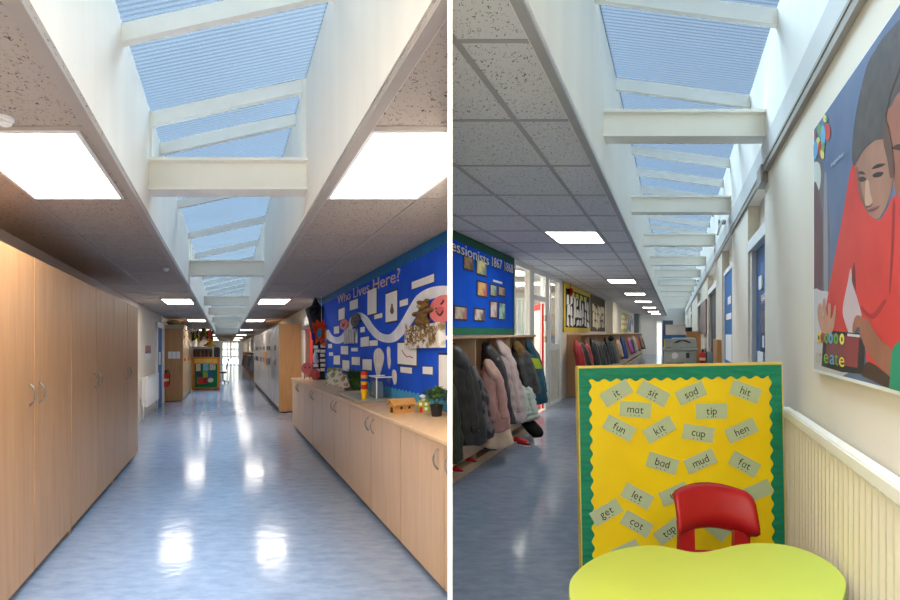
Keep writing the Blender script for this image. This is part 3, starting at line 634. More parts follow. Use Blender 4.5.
for k, (x0, y0, x1, y1, lb) in enumerate(cards):
    xm, ym = (x0 + x1) / 2, (y0 + y1) / 2
    tl_, z0 = A.on_s(WS, x0, 351); tr_, _ = A.on_s(WS, x1, 351); tm, zm = A.on_s(WS, xm, ym); hh = (y1 - y0) / 2 * tm / F
    if x1 >= 449: tr_ -= 0.3
    tilt = [0.03, -0.02, 0, 0.05, 0, 0.02][k % 6] * hh
    root = thing('pinned_card', 'white ' + lb, 'card', A.P(WS, tm, zm - hh), 'white cards on the blue display board')
    g = G(a); e = min(0.02, hh * 0.15); g.prism([(WS, tl_ + e, zm - hh - e - tilt), (WS, tr_ - e, zm - hh - e + tilt), (WS, tr_ - e, zm + hh + e + tilt), (WS, tl_ + e, zm + hh + e - tilt)], (-0.003, 0, 0)); 
    g.obj('mount', backing_card, root, clip=-1)
    g = G(a); g.prism([(WS - 0.003, tl_, zm - hh - tilt), (WS - 0.003, tr_, zm - hh + tilt), (WS - 0.003, tr_, zm + hh + tilt), (WS - 0.003, tl_, zm + hh - tilt)], (-0.004, 0, 0))
    g.obj('sheet', paper, root, clip=-1)
    if k == 4:
        g = G(a); g.prism([wp(392 + 1.6 * math.cos(q) * (1 + 0.4 * math.sin(3 * q)), 309 + 5.5 * math.sin(q), WS - 0.0075) for q in [2 * PI * j / 14 for j in range(14)]], (-0.001, 0, 0)); g.obj('drawing', paint((112, 84, 74), 0.8), root)
    if k == 19:
        g = G(a); P_ = [(402, 350), (404, 354), (407, 357), (410, 356.5), (413, 358)]; g.tube([wp(x, y, WS - 0.008) for x, y in P_], 0.006, 6); g.obj('drawing', paint((196, 120, 112), 0.8), root)
# white leaf shapes stuck on the board
def wall_shape(name, label, pts, m, cat, s=WS, th=0.004, group=None, n=4, loops=True):
    g = G(a); P_ = smooth_loop(pts, n) if loops else pts
    g.prism([wp(x, y, s) for x, y in P_], (-th, 0, 0)); return tag(g.obj(name, m, clip=-1), label, cat, group)
leaf_m = mat('white painted leaf', (242, 238, 232), 0.8, rgb2=(222, 204, 196), scale=9)
wall_shape('paper_leaf', 'big white feather shaped cut-out on the blue board behind the clear tank', [(379, 348), (383, 352), (384, 358), (382.5, 366), (379.5, 376), (377.5, 378), (375.6, 370), (374, 360), (374.6, 351.5)], leaf_m, 'paper cut-out', group='white leaf shapes on the blue board')
wall_shape('paper_leaf', 'slim white feather shaped cut-out right of the big one', [(388.5, 346.5), (390.3, 348.5), (390.4, 356), (390.8, 363), (389.4, 369), (388, 364), (387.4, 355), (387.2, 349)], leaf_m, 'paper cut-out', group='white leaf shapes on the blue board')
wall_shape('paper_leaf', 'short white leaf shape with a pink mark behind the tank rim', [(393.5, 369.8), (395.8, 371), (396.8, 376), (396.4, 383), (394.6, 384.5), (393.2, 380), (392.2, 374)], leaf_m, 'paper cut-out', group='white leaf shapes on the blue board')
def face_disc(px, py, rx, ry, name, label, m, s, feats):
    t, z = A.on_s(s, px, py); root = thing(name, label, 'paper face', A.P(s, t, z - ry))
    g = G(a); g.disc((s, t, z), (0, rx, 0), (0, 0, ry), (-0.02, 0, 0), 32); g.obj('disc', m, root, clip=-1)
    for q, (u, v, ru, rv, c, nm) in enumerate(feats):
        g = G(a); g.disc((s - 0.02, t - u * rx, z + v * ry), (0, ru * rx, 0), (0, 0, rv * ry), (-0.006, 0, 0), 16); g.obj(nm, c, root, clip=-1)
    return root
dk = paint((90, 50, 52), 0.7); gy = paint((60, 60, 62), 0.7)
pinkm = mat('pink painted card', (224, 120, 118), 0.7, vary=0.06)
r = face_disc(443.5, 309, 0.26, 0.112, 'paper_pig', 'big round pink pig face at the right end of the blue board', pinkm, WS - 0.03, [(-0.35, 0.1, 0.10, 0.06, dk, 'eye')])
for (dx_, dy_, w_) in ((441.5, 303, 0), (0, 0, 0)):
    if not dx_: break
    g = G(a); g.tube([wp(441, 304, WS - 0.055), wp(443, 302, WS - 0.055), wp(443.5, 300, WS - 0.055)], 0.008, 6); g.obj('ear', dk, r)
g = G(a); g.tube([wp(436.5 + 6.5 * q, 311 + 4.2 * math.sin(PI * q), WS - 0.055) for q in [i / 8 for i in range(9)]], 0.008, 6); g.obj('mouth', dk, r, clip=-1)
g = G(a); g.disc(wp(440.5, 310, WS - 0.05), (0, 0.075, 0), (0, 0, 0.026), (-0.008, 0, 0), 18); g.obj('snout', paint((206, 96, 98), 0.7), r, clip=-1)
face_disc(356, 320, 0.235, 0.094 * 1.0, 'paper_hedgehog', 'grey hedgehog face disc over the bend of the paper road', mat('grey felt', (104, 102, 104), 0.9, rgb2=(74, 72, 76), scale=12), WS - 0.02, [(-0.3, 0.2, 0.12, 0.14, gy, 'eye'), (0.4, 0.25, 0.12, 0.14, gy, 'eye'), (0.1, -0.25, 0.22, 0.22, gy, 'snout')])
face_disc(344.8, 324.5, 0.25, 0.078, 'paper_pig', 'small pink pig face left of the grey hedgehog face', pinkm, WS - 0.02, [(-0.3, 0.2, 0.12, 0.12, dk, 'eye'), (0.3, 0.2, 0.12, 0.12, dk, 'eye'), (0, -0.2, 0.3, 0.3, dk, 'snout')])
# collage boxes (thin boxes stuck on the board)
def collage(name, label, x0, y0, x1, y1, d, m, cat):
    tl_, tr_ = A.on_s(WS, x0, 0)[0], A.on_s(WS, x1, 0)[0]; tm = (tl_ + tr_) / 2; zt, zb = A.z_at(tm, y0), A.z_at(tm, y1)
    root = thing(name, label, cat, A.P(WS, tm, zb)); g = G(a); g.box(WS - d, WS, tr_, tl_, zb, zt); g.obj('box', m, root, clip=-1, bevel=0.004); return root, tr_, tl_, zb, zt
stripes = mat('grey striped paper', (222, 222, 222), 0.8, rgb2=(96, 98, 104), scale=6, stretch=(12, 12, 0.6), lo=0.45, hi=0.55)
r, t0, t1, zb, zt = collage('paper_box', 'grey and white striped paper box under the hedgehog face', 347, 329.5, 358.2, 343.5, 0.05, stripes, 'collage')
strawbg = mat('cream collage card', (226, 222, 214), 0.8, rgb2=(150, 126, 84), scale=11, lo=0.45, hi=0.6)
r, t0, t1, zb, zt = collage('straw_collage', 'white box of brown straw stuck under the brown bear', 410.5, 324.5, 446, 348, 0.06, strawbg, 'collage')
g = G(a); rd = random.Random(5)
for k in range(100):
    t, z, q, l = rd.uniform(t0 + 0.05, t1 - 0.05), rd.uniform(zb + 0.03, zt - 0.02), rd.uniform(0, PI), rd.uniform(0.03, 0.11)
    g.tube([(WS - 0.064, t, z), (WS - 0.075, t + l / 2 * math.cos(q), z + l / 2 * math.sin(q)), (WS - 0.066, t + l * math.cos(q), z + l * math.sin(q) - 0.02)], 0.0035, 4)
o = g.obj('straw', mat('straw', (150, 112, 52), 0.8, rgb2=(96, 72, 44), scale=10), r, clip=-1); o['kind'] = 'stuff'
# teddy bear on the board
bt, bz = A.on_s(WS - 0.06, 423, 313); fur = cloth((128, 98, 58), (92, 70, 42), scale=30, bump=0.8)
root = thing('teddy_bear', 'flat brown fabric bear climbing over the straw collage on the blue board', 'soft toy', A.P(WS - 0.06, bt, bz - 0.12))
u = 0.19
g = G(a)
def bb(dt, dz, rt, rz, d=0.04): g.ball((WS - 0.06, bt - dt, bz + dz), d, rt, rz, 14, 8)
bb(-0.02, -0.01, 0.11, 0.055); bb(0.02, -0.07, 0.07, 0.045); bb(-0.10, -0.07, 0.07, 0.045); bb(0.13, 0.015, 0.10, 0.024); bb(-0.15, 0.0, 0.09, 0.024)
g.obj('body', fur, root, smooth=True, clip=-1)
g = G(a); g.ball((WS - 0.07, bt - 0.03, bz + 0.065), 0.045, 0.095, 0.042); g.obj('head', fur, root, smooth=True)
for e in (-0.06, 0.12):
    g = G(a); g.ball((WS - 0.07, bt - e, bz + 0.10), 0.025, 0.035, 0.017, 10, 6); g.obj('ear', fur, root, smooth=True)
g = G(a); g.ball((WS - 0.115, bt - 0.05, bz + 0.056), 0.02, 0.035, 0.015, 10, 6); g.obj('muzzle', cloth((170, 140, 96)), root, smooth=True)

# ------------------------------------------------------------------ things on the worktop
CT = CZ + 0.004
def wt(px, py): return A.on_z(CT, px, py)
def standing(px, py):
    s, t = wt(px, py)
    if s > 1.69: s = 1.69; t = F * s / (px - A.vx)
    return s, t, A.P(s, t, CT)
def local(p, yaw=0):
    M = Matrix.Rotation(yaw, 4, 'Z'); P0 = Vector(p)
    return lambda q: P0 + M @ Vector(q)
# stacked cups on a tray
s, t, p = standing(374, 400)
tr = thing('tray', 'flat grey tray under the stacked cups and clear tank', 'tray', p); f = local(p, A.yaw)
g = G(f); g.box(-0.22, 0.17, -0.27, 0.95, 0.0, 0.012); g.obj('base', paint((196, 186, 168), 0.4), tr, bevel=0.005)
g = G(f)
for q in ((-0.23, -0.215, -0.28, 0.96), (0.165, 0.18, -0.28, 0.96)): g.box(*q, 0, 0.022)
for q in ((-0.23, 0.18, -0.28, -0.265), (-0.23, 0.18, 0.945, 0.96)): g.box(*q, 0, 0.022)
g.obj('rim', paint((150, 142, 128), 0.4), tr, bevel=0.004)
cp = f((-0.10, 0.03, 0.012))
cc = [((246, 196, 20), 'yellow plastic cup at the bottom of the stack'), ((206, 30, 34), 'red plastic cup second from the bottom of the stack'), ((246, 190, 30), 'yellow plastic cup third in the stack'), ((40, 60, 150), 'blue plastic cup fourth in the stack'), ((240, 150, 30), 'orange plastic cup fifth in the stack'), ((214, 34, 34), 'red plastic cup on top of the stack')]
z = 0
for i, (c, lb) in enumerate(cc):
    root = thing('plastic_cup', lb, 'cup', cp + Vector((0, 0, z)), 'stacked plastic cups'); g = G()
    h = 0.105; r0, r1 = 0.027, 0.037
    g.lathe([(r0, 0), (r1, h), (r1 + 0.002, h), (r1 + 0.002, h - 0.006), (r1 - 0.003, h - 0.004), (r0 - 0.003, 0.004), (0.001, 0.004)][::1], cp + Vector((0, 0, z)), 24); g.obj('cup', paint(c, 0.35), root, smooth=False)
    z += 0.034 if i else 0.05
# clear tank with grey inside and plants behind
s, t, p = standing(383.5, 399)
root = thing('clear_tank', 'square clear plastic tank standing on the grey tray', 'tank', p + Vector((0.02, 0.06, 0.013))); f = local(p + Vector((0.02, 0.06, 0.013)), A.yaw)
acr = see_through('clear acrylic', (226, 232, 236), (240, 244, 246), 0.94, gloss=0.08)
g = G(f); w, d_, h, e = 0.11, 0.30, 0.235, 0.006
for q in ((-w, -w + e, 0, d_), (w - e, w, 0, d_), (-w, w, 0, e), (-w, w, d_ - e, d_)): g.box(*q, 0, h)
g.box(-w, w, 0, d_, 0, e); g.obj('walls', acr, root)
g = G(f)
for q in ((-w - 0.005, -w + 0.01, -0.005, d_ + 0.005), (w - 0.01, w + 0.005, -0.005, d_ + 0.005), (-w, w, -0.005, 0.01), (-w, w, d_ - 0.01, d_ + 0.005)): g.box(*q, h - 0.012, h)
for x in (-w, w - 0.012): g.box(x, x + 0.012, -0.003, 0.012, 0, h)
g.obj('rim', white_plastic, root)
g = G(f); g.box(-0.08, -0.02, 0.05, 0.3, 0.006, 0.17); g.obj('grey_insert', paint((150, 158, 170), 0.5), root)
# grass plants
def grass(p, n, h, spread, m, parent, name='grass', seed=1):
    rd = random.Random(seed); g = G()
    for k in range(n):
        q = rd.uniform(0, 2 * PI); r0 = rd.uniform(0, spread * 0.35); hh = h * rd.uniform(0.6, 1.0); ln = spread * rd.uniform(0.3, 1.0)
        b0 = Vector(p) + Vector((r0 * math.cos(q), r0 * math.sin(q), 0)); d = Vector((math.cos(q), math.sin(q), 0)); sd = Vector((-d.y, d.x, 0)) * 0.009
        m1 = b0 + d * ln * 0.35 + Vector((0, 0, hh * 0.7)); e = b0 + d * ln + Vector((0, 0, hh * rd.uniform(0.75, 1.0)))
        i = [g.vert(x) for x in (b0 - sd, b0 + sd, m1 + sd * 0.9, m1 - sd * 0.9, e)]
        g.face([i[0], i[1], i[2], i[3]]); g.face([i[3], i[2], i[4]])
    return g.obj(name, m, parent)
grs = mat('grass green', (64, 104, 46), 0.6, rgb2=(30, 58, 26), scale=20)
s, t, p = standing(357, 389)
root = thing('grass_plant', 'bushy green grass plant in a dark bark tray on the worktop', 'plant', p)
g = G(local(p, A.yaw)); R = []
g.lathe([(0.12, 0), (0.16, 0.02), (0.17, 0.045), (0.14, 0.05), (0.10, 0.04)], (0, 0, 0), 18); g.obj('bark_tray', cloth((96, 78, 66), (50, 42, 38), scale=14), root)
grass(p + Vector((0, 0, 0.03)), 420, 0.30, 0.22, grs, root, 'foliage')
s, t, p = standing(383, 394)
pl = p + Vector((0.03, 0.55, 0.013)); root = thing('grass_plant', 'upright green grass plant between the tank and the blue board', 'plant', pl)
g = G(); g.lathe([(0.05, 0), (0.065, 0.09), (0.06, 0.09), (0.055, 0.07)], pl, 18); g.obj('pot', paint((70, 74, 80), 0.5), root)
grass(pl + Vector((0, 0, 0.07)), 200, 0.34, 0.2, grs, root, 'foliage', 4)
# leaning picture books
def lean_book(px, py, w, h, th, lean, m, label, yaw):
    s, t, p = standing(px, py); root = thing('picture_book', label, 'book', p, 'books standing on the worktop'); f0 = local(p, A.yaw + yaw)
    f = lambda q: f0((q[0], q[1] + q[2] * math.sin(lean), q[2] * math.cos(lean)))
    g = G(f); g.box(-w, w, 0, th, 0, h); g.obj('pages', paper, root)
    g = G(f); g.box(-w - 0.004, w + 0.004, -0.004, 0, 0, h + 0.004); g.obj('front_cover', m, root)
    g = G(f); g.box(-w - 0.004, w + 0.004, th, th + 0.004, 0, h + 0.004); g.obj('back_cover', m, root)
bk = mat('busy green and yellow cover', (226, 222, 206), 0.5, rgb2=(132, 140, 84), scale=14, lo=0.45, hi=0.55)
bk2 = mat('busy brown cover', (224, 212, 200), 0.5, rgb2=(150, 104, 60), scale=16, lo=0.45, hi=0.55)
lean_book(335, 382, 0.14, 0.27, 0.02, 0.35, bk, 'picture book with a pale green and yellow cover leaning near the black card tower', -0.45)
lean_book(345.5, 384.5, 0.10, 0.21, 0.02, 0.3, bk2, 'smaller brown and white picture book beside the grass plant', -0.5)
s, t, p = standing(364.5, 389); root = thing('toy_banana', 'small yellow toy lying beside the bark tray', 'toy', p)
g = G(local(p, A.yaw)); g.tube([(-0.05, 0, 0.03), (-0.02, 0.03, 0.022), (0.03, 0.03, 0.022), (0.06, 0, 0.035)], [0.012, 0.022, 0.022, 0.01], 10); g.obj('toy', paint((236, 188, 40), 0.5), root, smooth=True)
# little wooden house
s, t, p = standing(402, 412.5); root = thing('toy_house', 'little bare wooden house with a pitched roof on the worktop', 'toy house', p); f = local(p, 0.55)
pine = mat('bare pine', (204, 152, 88), 0.6, rgb2=(182, 128, 66), scale=4, stretch=(2, 10, 10))
g = G(f); w, d_, h = 0.095, 0.05, 0.075
g.prism([(-w, -d_, 0), (-w, d_, 0), (-w, d_, h), (-w, 0, h + 0.035), (-w, -d_, h)], (2 * w, 0, 0)); body = g.obj('walls', pine, root)
for sy in (-1, 1):
    g = G(f); g.prism([(-w - 0.02, 0, h + 0.037), (-w - 0.02, sy * (d_ + 0.02), h - 0.008), (-w - 0.02, sy * (d_ + 0.02), h + 0.0), (-w - 0.02, 0, h + 0.047)], (2 * w + 0.04, 0, 0)); g.obj('roof', pine, root)
g = G(f); hole = paint((40, 24, 16), 0.8)
g.prism([(-w - 0.001, -0.02 + 0.0, 0.005), (-w - 0.001, 0.02, 0.005)] + [(-w - 0.001, 0.02 * math.cos(q), 0.035 + 0.02 * math.sin(q)) for q in [PI * i / 8 for i in range(9)]], (-0.002, 0, 0)); g.obj('doorway', hole, root)
for (x, z) in ((-0.03, 0.035), (0.045, 0.035)):
    g = G(f); g.box(x - 0.01, x + 0.01, -d_ - 0.002, -d_ + 0.001, z, z + 0.022); g.obj('window', hole, root)
# green card house
s, t, p = standing(424, 408); root = thing('card_house', 'yellow green wooden house cut-out with a red door and white windows', 'toy house', p); f = local(p, 0.28)
lime = mat('yellow green paint', (168, 168, 62), 0.6, vary=0.08)
g = G(f); w, h = 0.052, 0.092
g.prism([(-w, 0, 0), (w, 0, 0), (w, 0, h), (0.0, 0, h + 0.034), (-w, 0, h)], (0, 0.018, 0)); g.obj('front', lime, root)
g = G(f); g.box(-0.042, -0.012, -0.004, 0, 0, 0.048); g.obj('door', red_paint, root)
for x, z in ((0.018, 0.02), (0.018, 0.06), (-0.03, 0.062)):
    g = G(f); g.box(x - 0.012, x + 0.012, -0.004, 0, z, z + 0.024); g.obj('window', white_plastic, root)
g = G(f); g.ball((-0.01, 0.01, h + 0.048), 0.028, 0.012, 0.014, 10, 6); g.box(-0.018, 0.006, 0.0, 0.018, h + 0.01, h + 0.05); g.obj('chimney_smoke', white_plastic, root)
# leafy plant in a black pot
s, t, p = standing(436.5, 416); root = thing('potted_plant', 'leafy green plant in a black pot at the right end of the worktop', 'plant', p)
g = G(); g.lathe([(0.038, 0), (0.052, 0.085), (0.056, 0.085), (0.056, 0.095), (0.05, 0.095), (0.046, 0.08)], p, 24); g.obj('pot', black, root, smooth=False)
rd = random.Random(11); g = G()
for k in range(230):
    q, e, r0 = rd.uniform(0, 2 * PI), rd.uniform(-0.35, 1.4), rd.uniform(0.04, 0.115)
    c = p + Vector((0, 0, 0.15)) + Vector((math.cos(q) * math.cos(e), math.sin(q) * math.cos(e), math.sin(e) * 0.75)) * r0
    d = Vector((math.cos(q), math.sin(q), rd.uniform(-0.6, 0.7))).normalized(); sd = d.cross(Vector((0, 0, 1))).normalized(); l = rd.uniform(0.022, 0.036); up_ = sd.cross(d) * 0.006
    i = [g.vert(x) for x in (c - d * l * 0.6, c + sd * l * 0.38 + up_, c + d * l, c - sd * l * 0.38 + up_)]
    g.face(i)
g.obj('leaves', mat('leaf green', (96, 132, 60), 0.45, rgb2=(46, 78, 34), scale=30), root, clip=-1)
g = G(); 
for k in range(7):
    q = k * 0.9; g.tube([p + Vector((0, 0, 0.08)), p + Vector((0.03 * math.cos(q), 0.03 * math.sin(q), 0.14)), p + Vector((0.07 * math.cos(q), 0.07 * math.sin(q), 0.2))], 0.003, 5)
g.obj('stems', paint((70, 88, 46), 0.6), root, clip=-1)
# pink discs on sticks at the far end
for k, (px, py, r_, lb) in enumerate([(307.2, 368.5, 0.115, 'pink paper face on two sticks at the far end of the worktop, left one'), (315.0, 374, 0.09, 'leaning pink paper disc at the far end of the worktop, right one')]):
    t = 10.2 - k * 0.55; s, z = (px - 226) * t / F, A.z_at(t, py); z = max(z, CT + r_ + 0.004) if k else z
    root = thing('paper_disc', lb, 'paper disc', A.P(s, t, CT)); g = G(a)
    g.disc((s, t, z), (r_ * 0.95, 0, 0), (0, 0, r_ * (1.0 if k == 0 else 1.05)), (0, 0.015, 0), 24); g.obj('disc', pinkm if k == 0 else paint((206, 96, 96), 0.7), root)
    if k == 0:
        for e in (-0.05, 0.05):
            g = G(a); g.box(s + e - 0.012, s + e + 0.012, t + 0.002, t + 0.014, CT, z - 0.08); g.obj('stick', paint((150, 90, 94), 0.7), root)
        for e in (-0.04, 0.04):
            g = G(a); g.disc((s + e, t, z + 0.02), (0.016, 0, 0), (0, 0, 0.016), (0, -0.003, 0), 10); g.obj('eye', dk, root)
    else:
        g = G(a); g.disc((s + 0.05, t - 0.003, z - 0.02), (0.04, 0, 0), (0, 0, 0.06), (0, 0.003, 0), 14); g.obj('flap', paint((196, 66, 70), 0.7), root)
# black card tower with white word cards, far end
root = thing('word_tower', 'tall black card panel covered with white word strips at the far end of the worktop', 'display panel', A.P(1.66, 9.9, CT)); T = 9.85
sx = lambda px: (px - 226) * T / F
g = G(a); g.box(sx(313), sx(327), T, T + 0.05, CT, A.z_at(T, 342)); g.obj('panel', paint((40, 38, 42), 0.8), root)
rd = random.Random(8)
for k in range(13):
    x = 313.6 + (k % 2) * 6.6 + rd.uniform(-0.4, 0.6); y = 345 + (k // 2) * 4.7 + rd.uniform(-0.6, 0.6); g = G(a); g.box(sx(x), sx(x + rd.uniform(4.2, 6.0)), T - 0.012, T - 0.002, A.z_at(T, min(y + 3.1, 377)), A.z_at(T, y)); g.obj('word_strip', paper, root)
g = G(a); g.ball((sx(315), T - 0.06, A.z_at(T, 358)), 0.05, 0.05, 0.11, 12, 8); g.obj('white_bundle', cloth((222, 226, 232), scale=8), root, smooth=True)
# black costume and firebird hanging by the red door
root = thing('hanging_costume', 'black pointed costume hanging from the ceiling at the end of the blue board', 'costume', A.P(1.6, 10.1, 1.7)); T = 10.1; sx = lambda px: (px - 226) * T / F
blk = cloth((34, 32, 36), (58, 56, 60), scale=10, bump=0.8)
g = G(a); zt = A.z_at(T, 304)
R = []
for (px, y, r_) in ((315.5, 300, 0.03), (316, 305, 0.07), (317, 309, 0.2), (317.5, 314, 0.19), (318, 322, 0.16), (318.5, 334, 0.12), (318.5, 345, 0.08)):
    R.append([(sx(px) + r_ * (1 + 0.14 * math.sin(5 * q)) * math.cos(q), T + r_ * 0.5 * math.sin(q), A.z_at(T, y)) for q in [2 * PI * j / 20 for j in range(20)]])
g.rings(R); g.obj('cloak', blk, root, smooth=True)
g = G(a); g.lathe([(0.16, 0), (0.15, 0.012), (0.06, 0.03), (0.012, 0.2)], (sx(315.5), T, A.z_at(T, 308)), 16); g.obj('hat', blk, root)
g = G(a); g.tube([(sx(315.5), T, A.z_at(T, 304)), (sx(315.5), T, AH)], 0.005, 5); g.obj('string', black, root)
g = G(a); g.tube([(sx(316), T - 0.1, A.z_at(T, 312)), (sx(310), T - 0.12, A.z_at(T, 316)), (sx(307.5), T - 0.12, A.z_at(T, 311))], [0.04, 0.03, 0.015], 8); g.obj('sleeve', blk, root, smooth=True)
root = thing('paper_firebird', 'orange red paper firebird with a yellow tail hanging before the blue board', 'decoration', A.P(1.7, 9.9, 1.7)); T = 9.75; sx = lambda px: (px - 226) * T / F
def blade(pts, m, nm, d=0.03):
    g = G(a); g.prism([(sx(x), T, A.z_at(T, y)) for x, y in (pts if len(pts) > 12 else smooth_loop(pts, 3))], (0, d, 0)); g.obj(nm, m, root)
blade([(312, 322), (315.5, 324), (317, 319.5), (320, 322.5), (324, 319.5), (324.5, 324), (327, 323), (325, 329), (328, 333), (325, 335.5), (327, 340), (323, 339.5), (322, 345), (319.5, 340), (316, 343.5), (316, 337), (312.5, 337), (314, 331)], cloth((226, 84, 34), (190, 44, 30), scale=10), 'body')
T = 9.71; blade([(325, 334), (327, 327), (330.5, 316), (332, 314.5), (330, 325), (328.5, 334), (326.5, 342)], cloth((238, 178, 40)), 'tail')
blade([(322, 345), (327, 340), (330.5, 333), (329, 343), (325, 346)], cloth((240, 120, 36)), 'wing')
blade([(317, 333), (320, 328), (321.5, 333), (319.5, 338)], cloth((60, 160, 206)), 'breast')
blade([(311.5, 334), (314, 332.5), (315, 338), (312.5, 340)], cloth((40, 56, 150)), 'wing')
g = G(a); g.tube([(sx(322), T + 0.06, A.z_at(T, 321)), (sx(322), T + 0.06, AH)], 0.004, 5); g.obj('string', paper, root)
# red door at the end of the blue board
dr = thing('door_3', None, None, A.P(AW, 11.6, 0), kind='structure')
f = A.square(AW); g = G(f); g.box(AW - 0.05, AW, 10.75, 10.9, 0, 2.1); g.box(AW - 0.05, AW, 12.25, 12.45, 0, 2.1); g.box(AW - 0.05, AW, 10.75, 12.45, 2.05, 2.2); g.obj('door_frame', white_paint, dr)
g = G(f); g.box(AW - 0.03, AW, 10.9, 12.25, 0.01, 2.05); g.obj('door_leaf', red_paint, dr)
g = G(f); g.box(AW - 0.035, AW - 0.03, 11.6, 12.1, 0.3, 1.9); g.obj('glazing', paint((92, 84, 84), 0.2), dr)
g = G(f); g.box(AW - 0.12, AW - 0.03, 11.7, 12.2, 1.95, 2.03); g.obj('door_closer', paint((120, 116, 114), 0.4), dr)
g = G(f); g.box(AW - 0.16, AW, 10.95, 11.5, 2.0, 2.2); tag(g.obj('ceiling_speaker', paint((176, 172, 168), 0.5), bevel=0.02), 'grey box on the wall above the red door behind the black costume', 'wall box')

# coat racks and a small board beyond the lockers, right side of the left corridor
fa = A.square(1.42); TF0, TF1 = 26.0, 46.0
root = thing('coat_rack', 'far beech coat rack beyond the silver lockers in the left corridor', 'coat rack', fa((1.6, 36, 0)))
g = G(fa); g.box(1.40, 1.80, TF0, TF1, 1.38, 1.42); g.obj('top', beech_pale, root)
g = G(fa); g.box(1.78, 1.80, TF0, TF1, 0, 1.38); g.obj('back_panel', beech, root)
for k in range(9):
    t = TF0 + (TF1 - TF0) * k / 8; g = G(fa); g.box(1.42, 1.78, t - 0.03, t + 0.03, 0, 1.38); g.obj('divider', beech_deep, root)
g = G(fa); g.box(1.42, 1.78, TF0, TF1, 0.33, 0.37); g.obj('seat', beech_pale, root)
FAR_A = [(27.0, (60, 62, 70), 'dark grey coat nearest on the far rack of the left corridor'), (28.8, (44, 46, 52), 'black coat second on the far rack of the left corridor'), (31.0, (80, 84, 96), 'blue grey coat third on the far rack of the left corridor'), (33.6, (50, 50, 56), 'charcoal coat fourth on the far rack of the left corridor'), (36.6, (120, 66, 60), 'brownish red coat fifth on the far rack of the left corridor'), (40.5, (44, 46, 54), 'dark coat last on the far rack of the left corridor')]
g = G(a); g.box(AW - 0.03, AW - 0.001, 26.5, 31.0, 1.5, 2.35); tag(g.obj('display_board', mat('pale busy board', (206, 206, 204), 0.7, rgb2=(110, 116, 124), scale=2.5, lo=0.45, hi=0.55)), 'pale busy display board above the far coats of the left corridor', 'display board')
g = G(a); g.box(AW - 0.05, AW - 0.032, 27.0, 27.9, 1.62, 2.3); tag(g.obj('paper_figure', paint((214, 70, 72), 0.7)), 'red paper figure on the pale board above the far coats', 'paper cut-out')
g = G(a); g.box(AW - 0.03, AW - 0.001, 33.0, 40.0, 1.5, 2.2); tag(g.obj('display_board', mat('pale busy board 2', (150, 176, 206), 0.7, rgb2=(220, 222, 224), scale=2, lo=0.45, hi=0.55)), 'light blue display board farthest along the left corridor', 'display board')

# ================================================================== RIGHT CORRIDOR: COAT RACKS
BS = -2.246
fb = B.square(BS)
def coat_rack(t_posts, label, end_near, top=1.49, clip=0):
    t0, t1 = t_posts[0], t_posts[-1]
    root = thing('coat_rack', label, 'coat rack', fb((BS - 0.17, (t0 + t1) / 2, 0)))
    d = 0.315
    g = G(fb); g.box(BS - d, BS + 0.03, t0 - 0.02, t1 + 0.04, top - 0.03, top); g.obj('top', beech_pale, root, clip=clip, bevel=0.003)
    g = G(fb); g.box(BS - d, BS - d + 0.015, t0, t1, 0.0, top - 0.03); g.obj('back_panel', beech, root, clip=clip)
    for t in t_posts:
        if t < 5.4: continue
        g = G(fb); g.box(BS - d, BS, t - 0.011, t + 0.011, 0.0, top - 0.03); g.obj('divider', beech_pale if t > t_posts[0] or not end_near else beech, root, clip=clip)
    g = G(fb); g.box(BS - d + 0.015, BS + 0.005, t0, t1, 0.345, 0.37); g.obj('seat', beech_pale, root, clip=clip)
    g = G(fb); g.box(BS - 0.014, BS + 0.004, t0, t1, 0.17, 0.345); g.obj('seat_front', beech_pale, root, clip=clip)
    g = G(fb); g.box(BS - d + 0.015, BS + 0.006, t0, t1, 0.075, 0.095); g.obj('shoe_shelf', beech_pale, root, clip=clip)
    g = G(fb); g.box(BS - 0.016, BS + 0.002, t0, t1, 0.0, 0.075); g.obj('plinth', beech_pale, root, clip=clip)
    return root
coat_rack([4.9, 6.08, 7.33, 8.58], 'nearest open beech coat rack under the bright blue board', False, clip=1)
fp = [12.8 + 1.32 * i for i in range(19)]
coat_rack(fp, 'long far row of beech coat pegs running on past the glazed door', True)

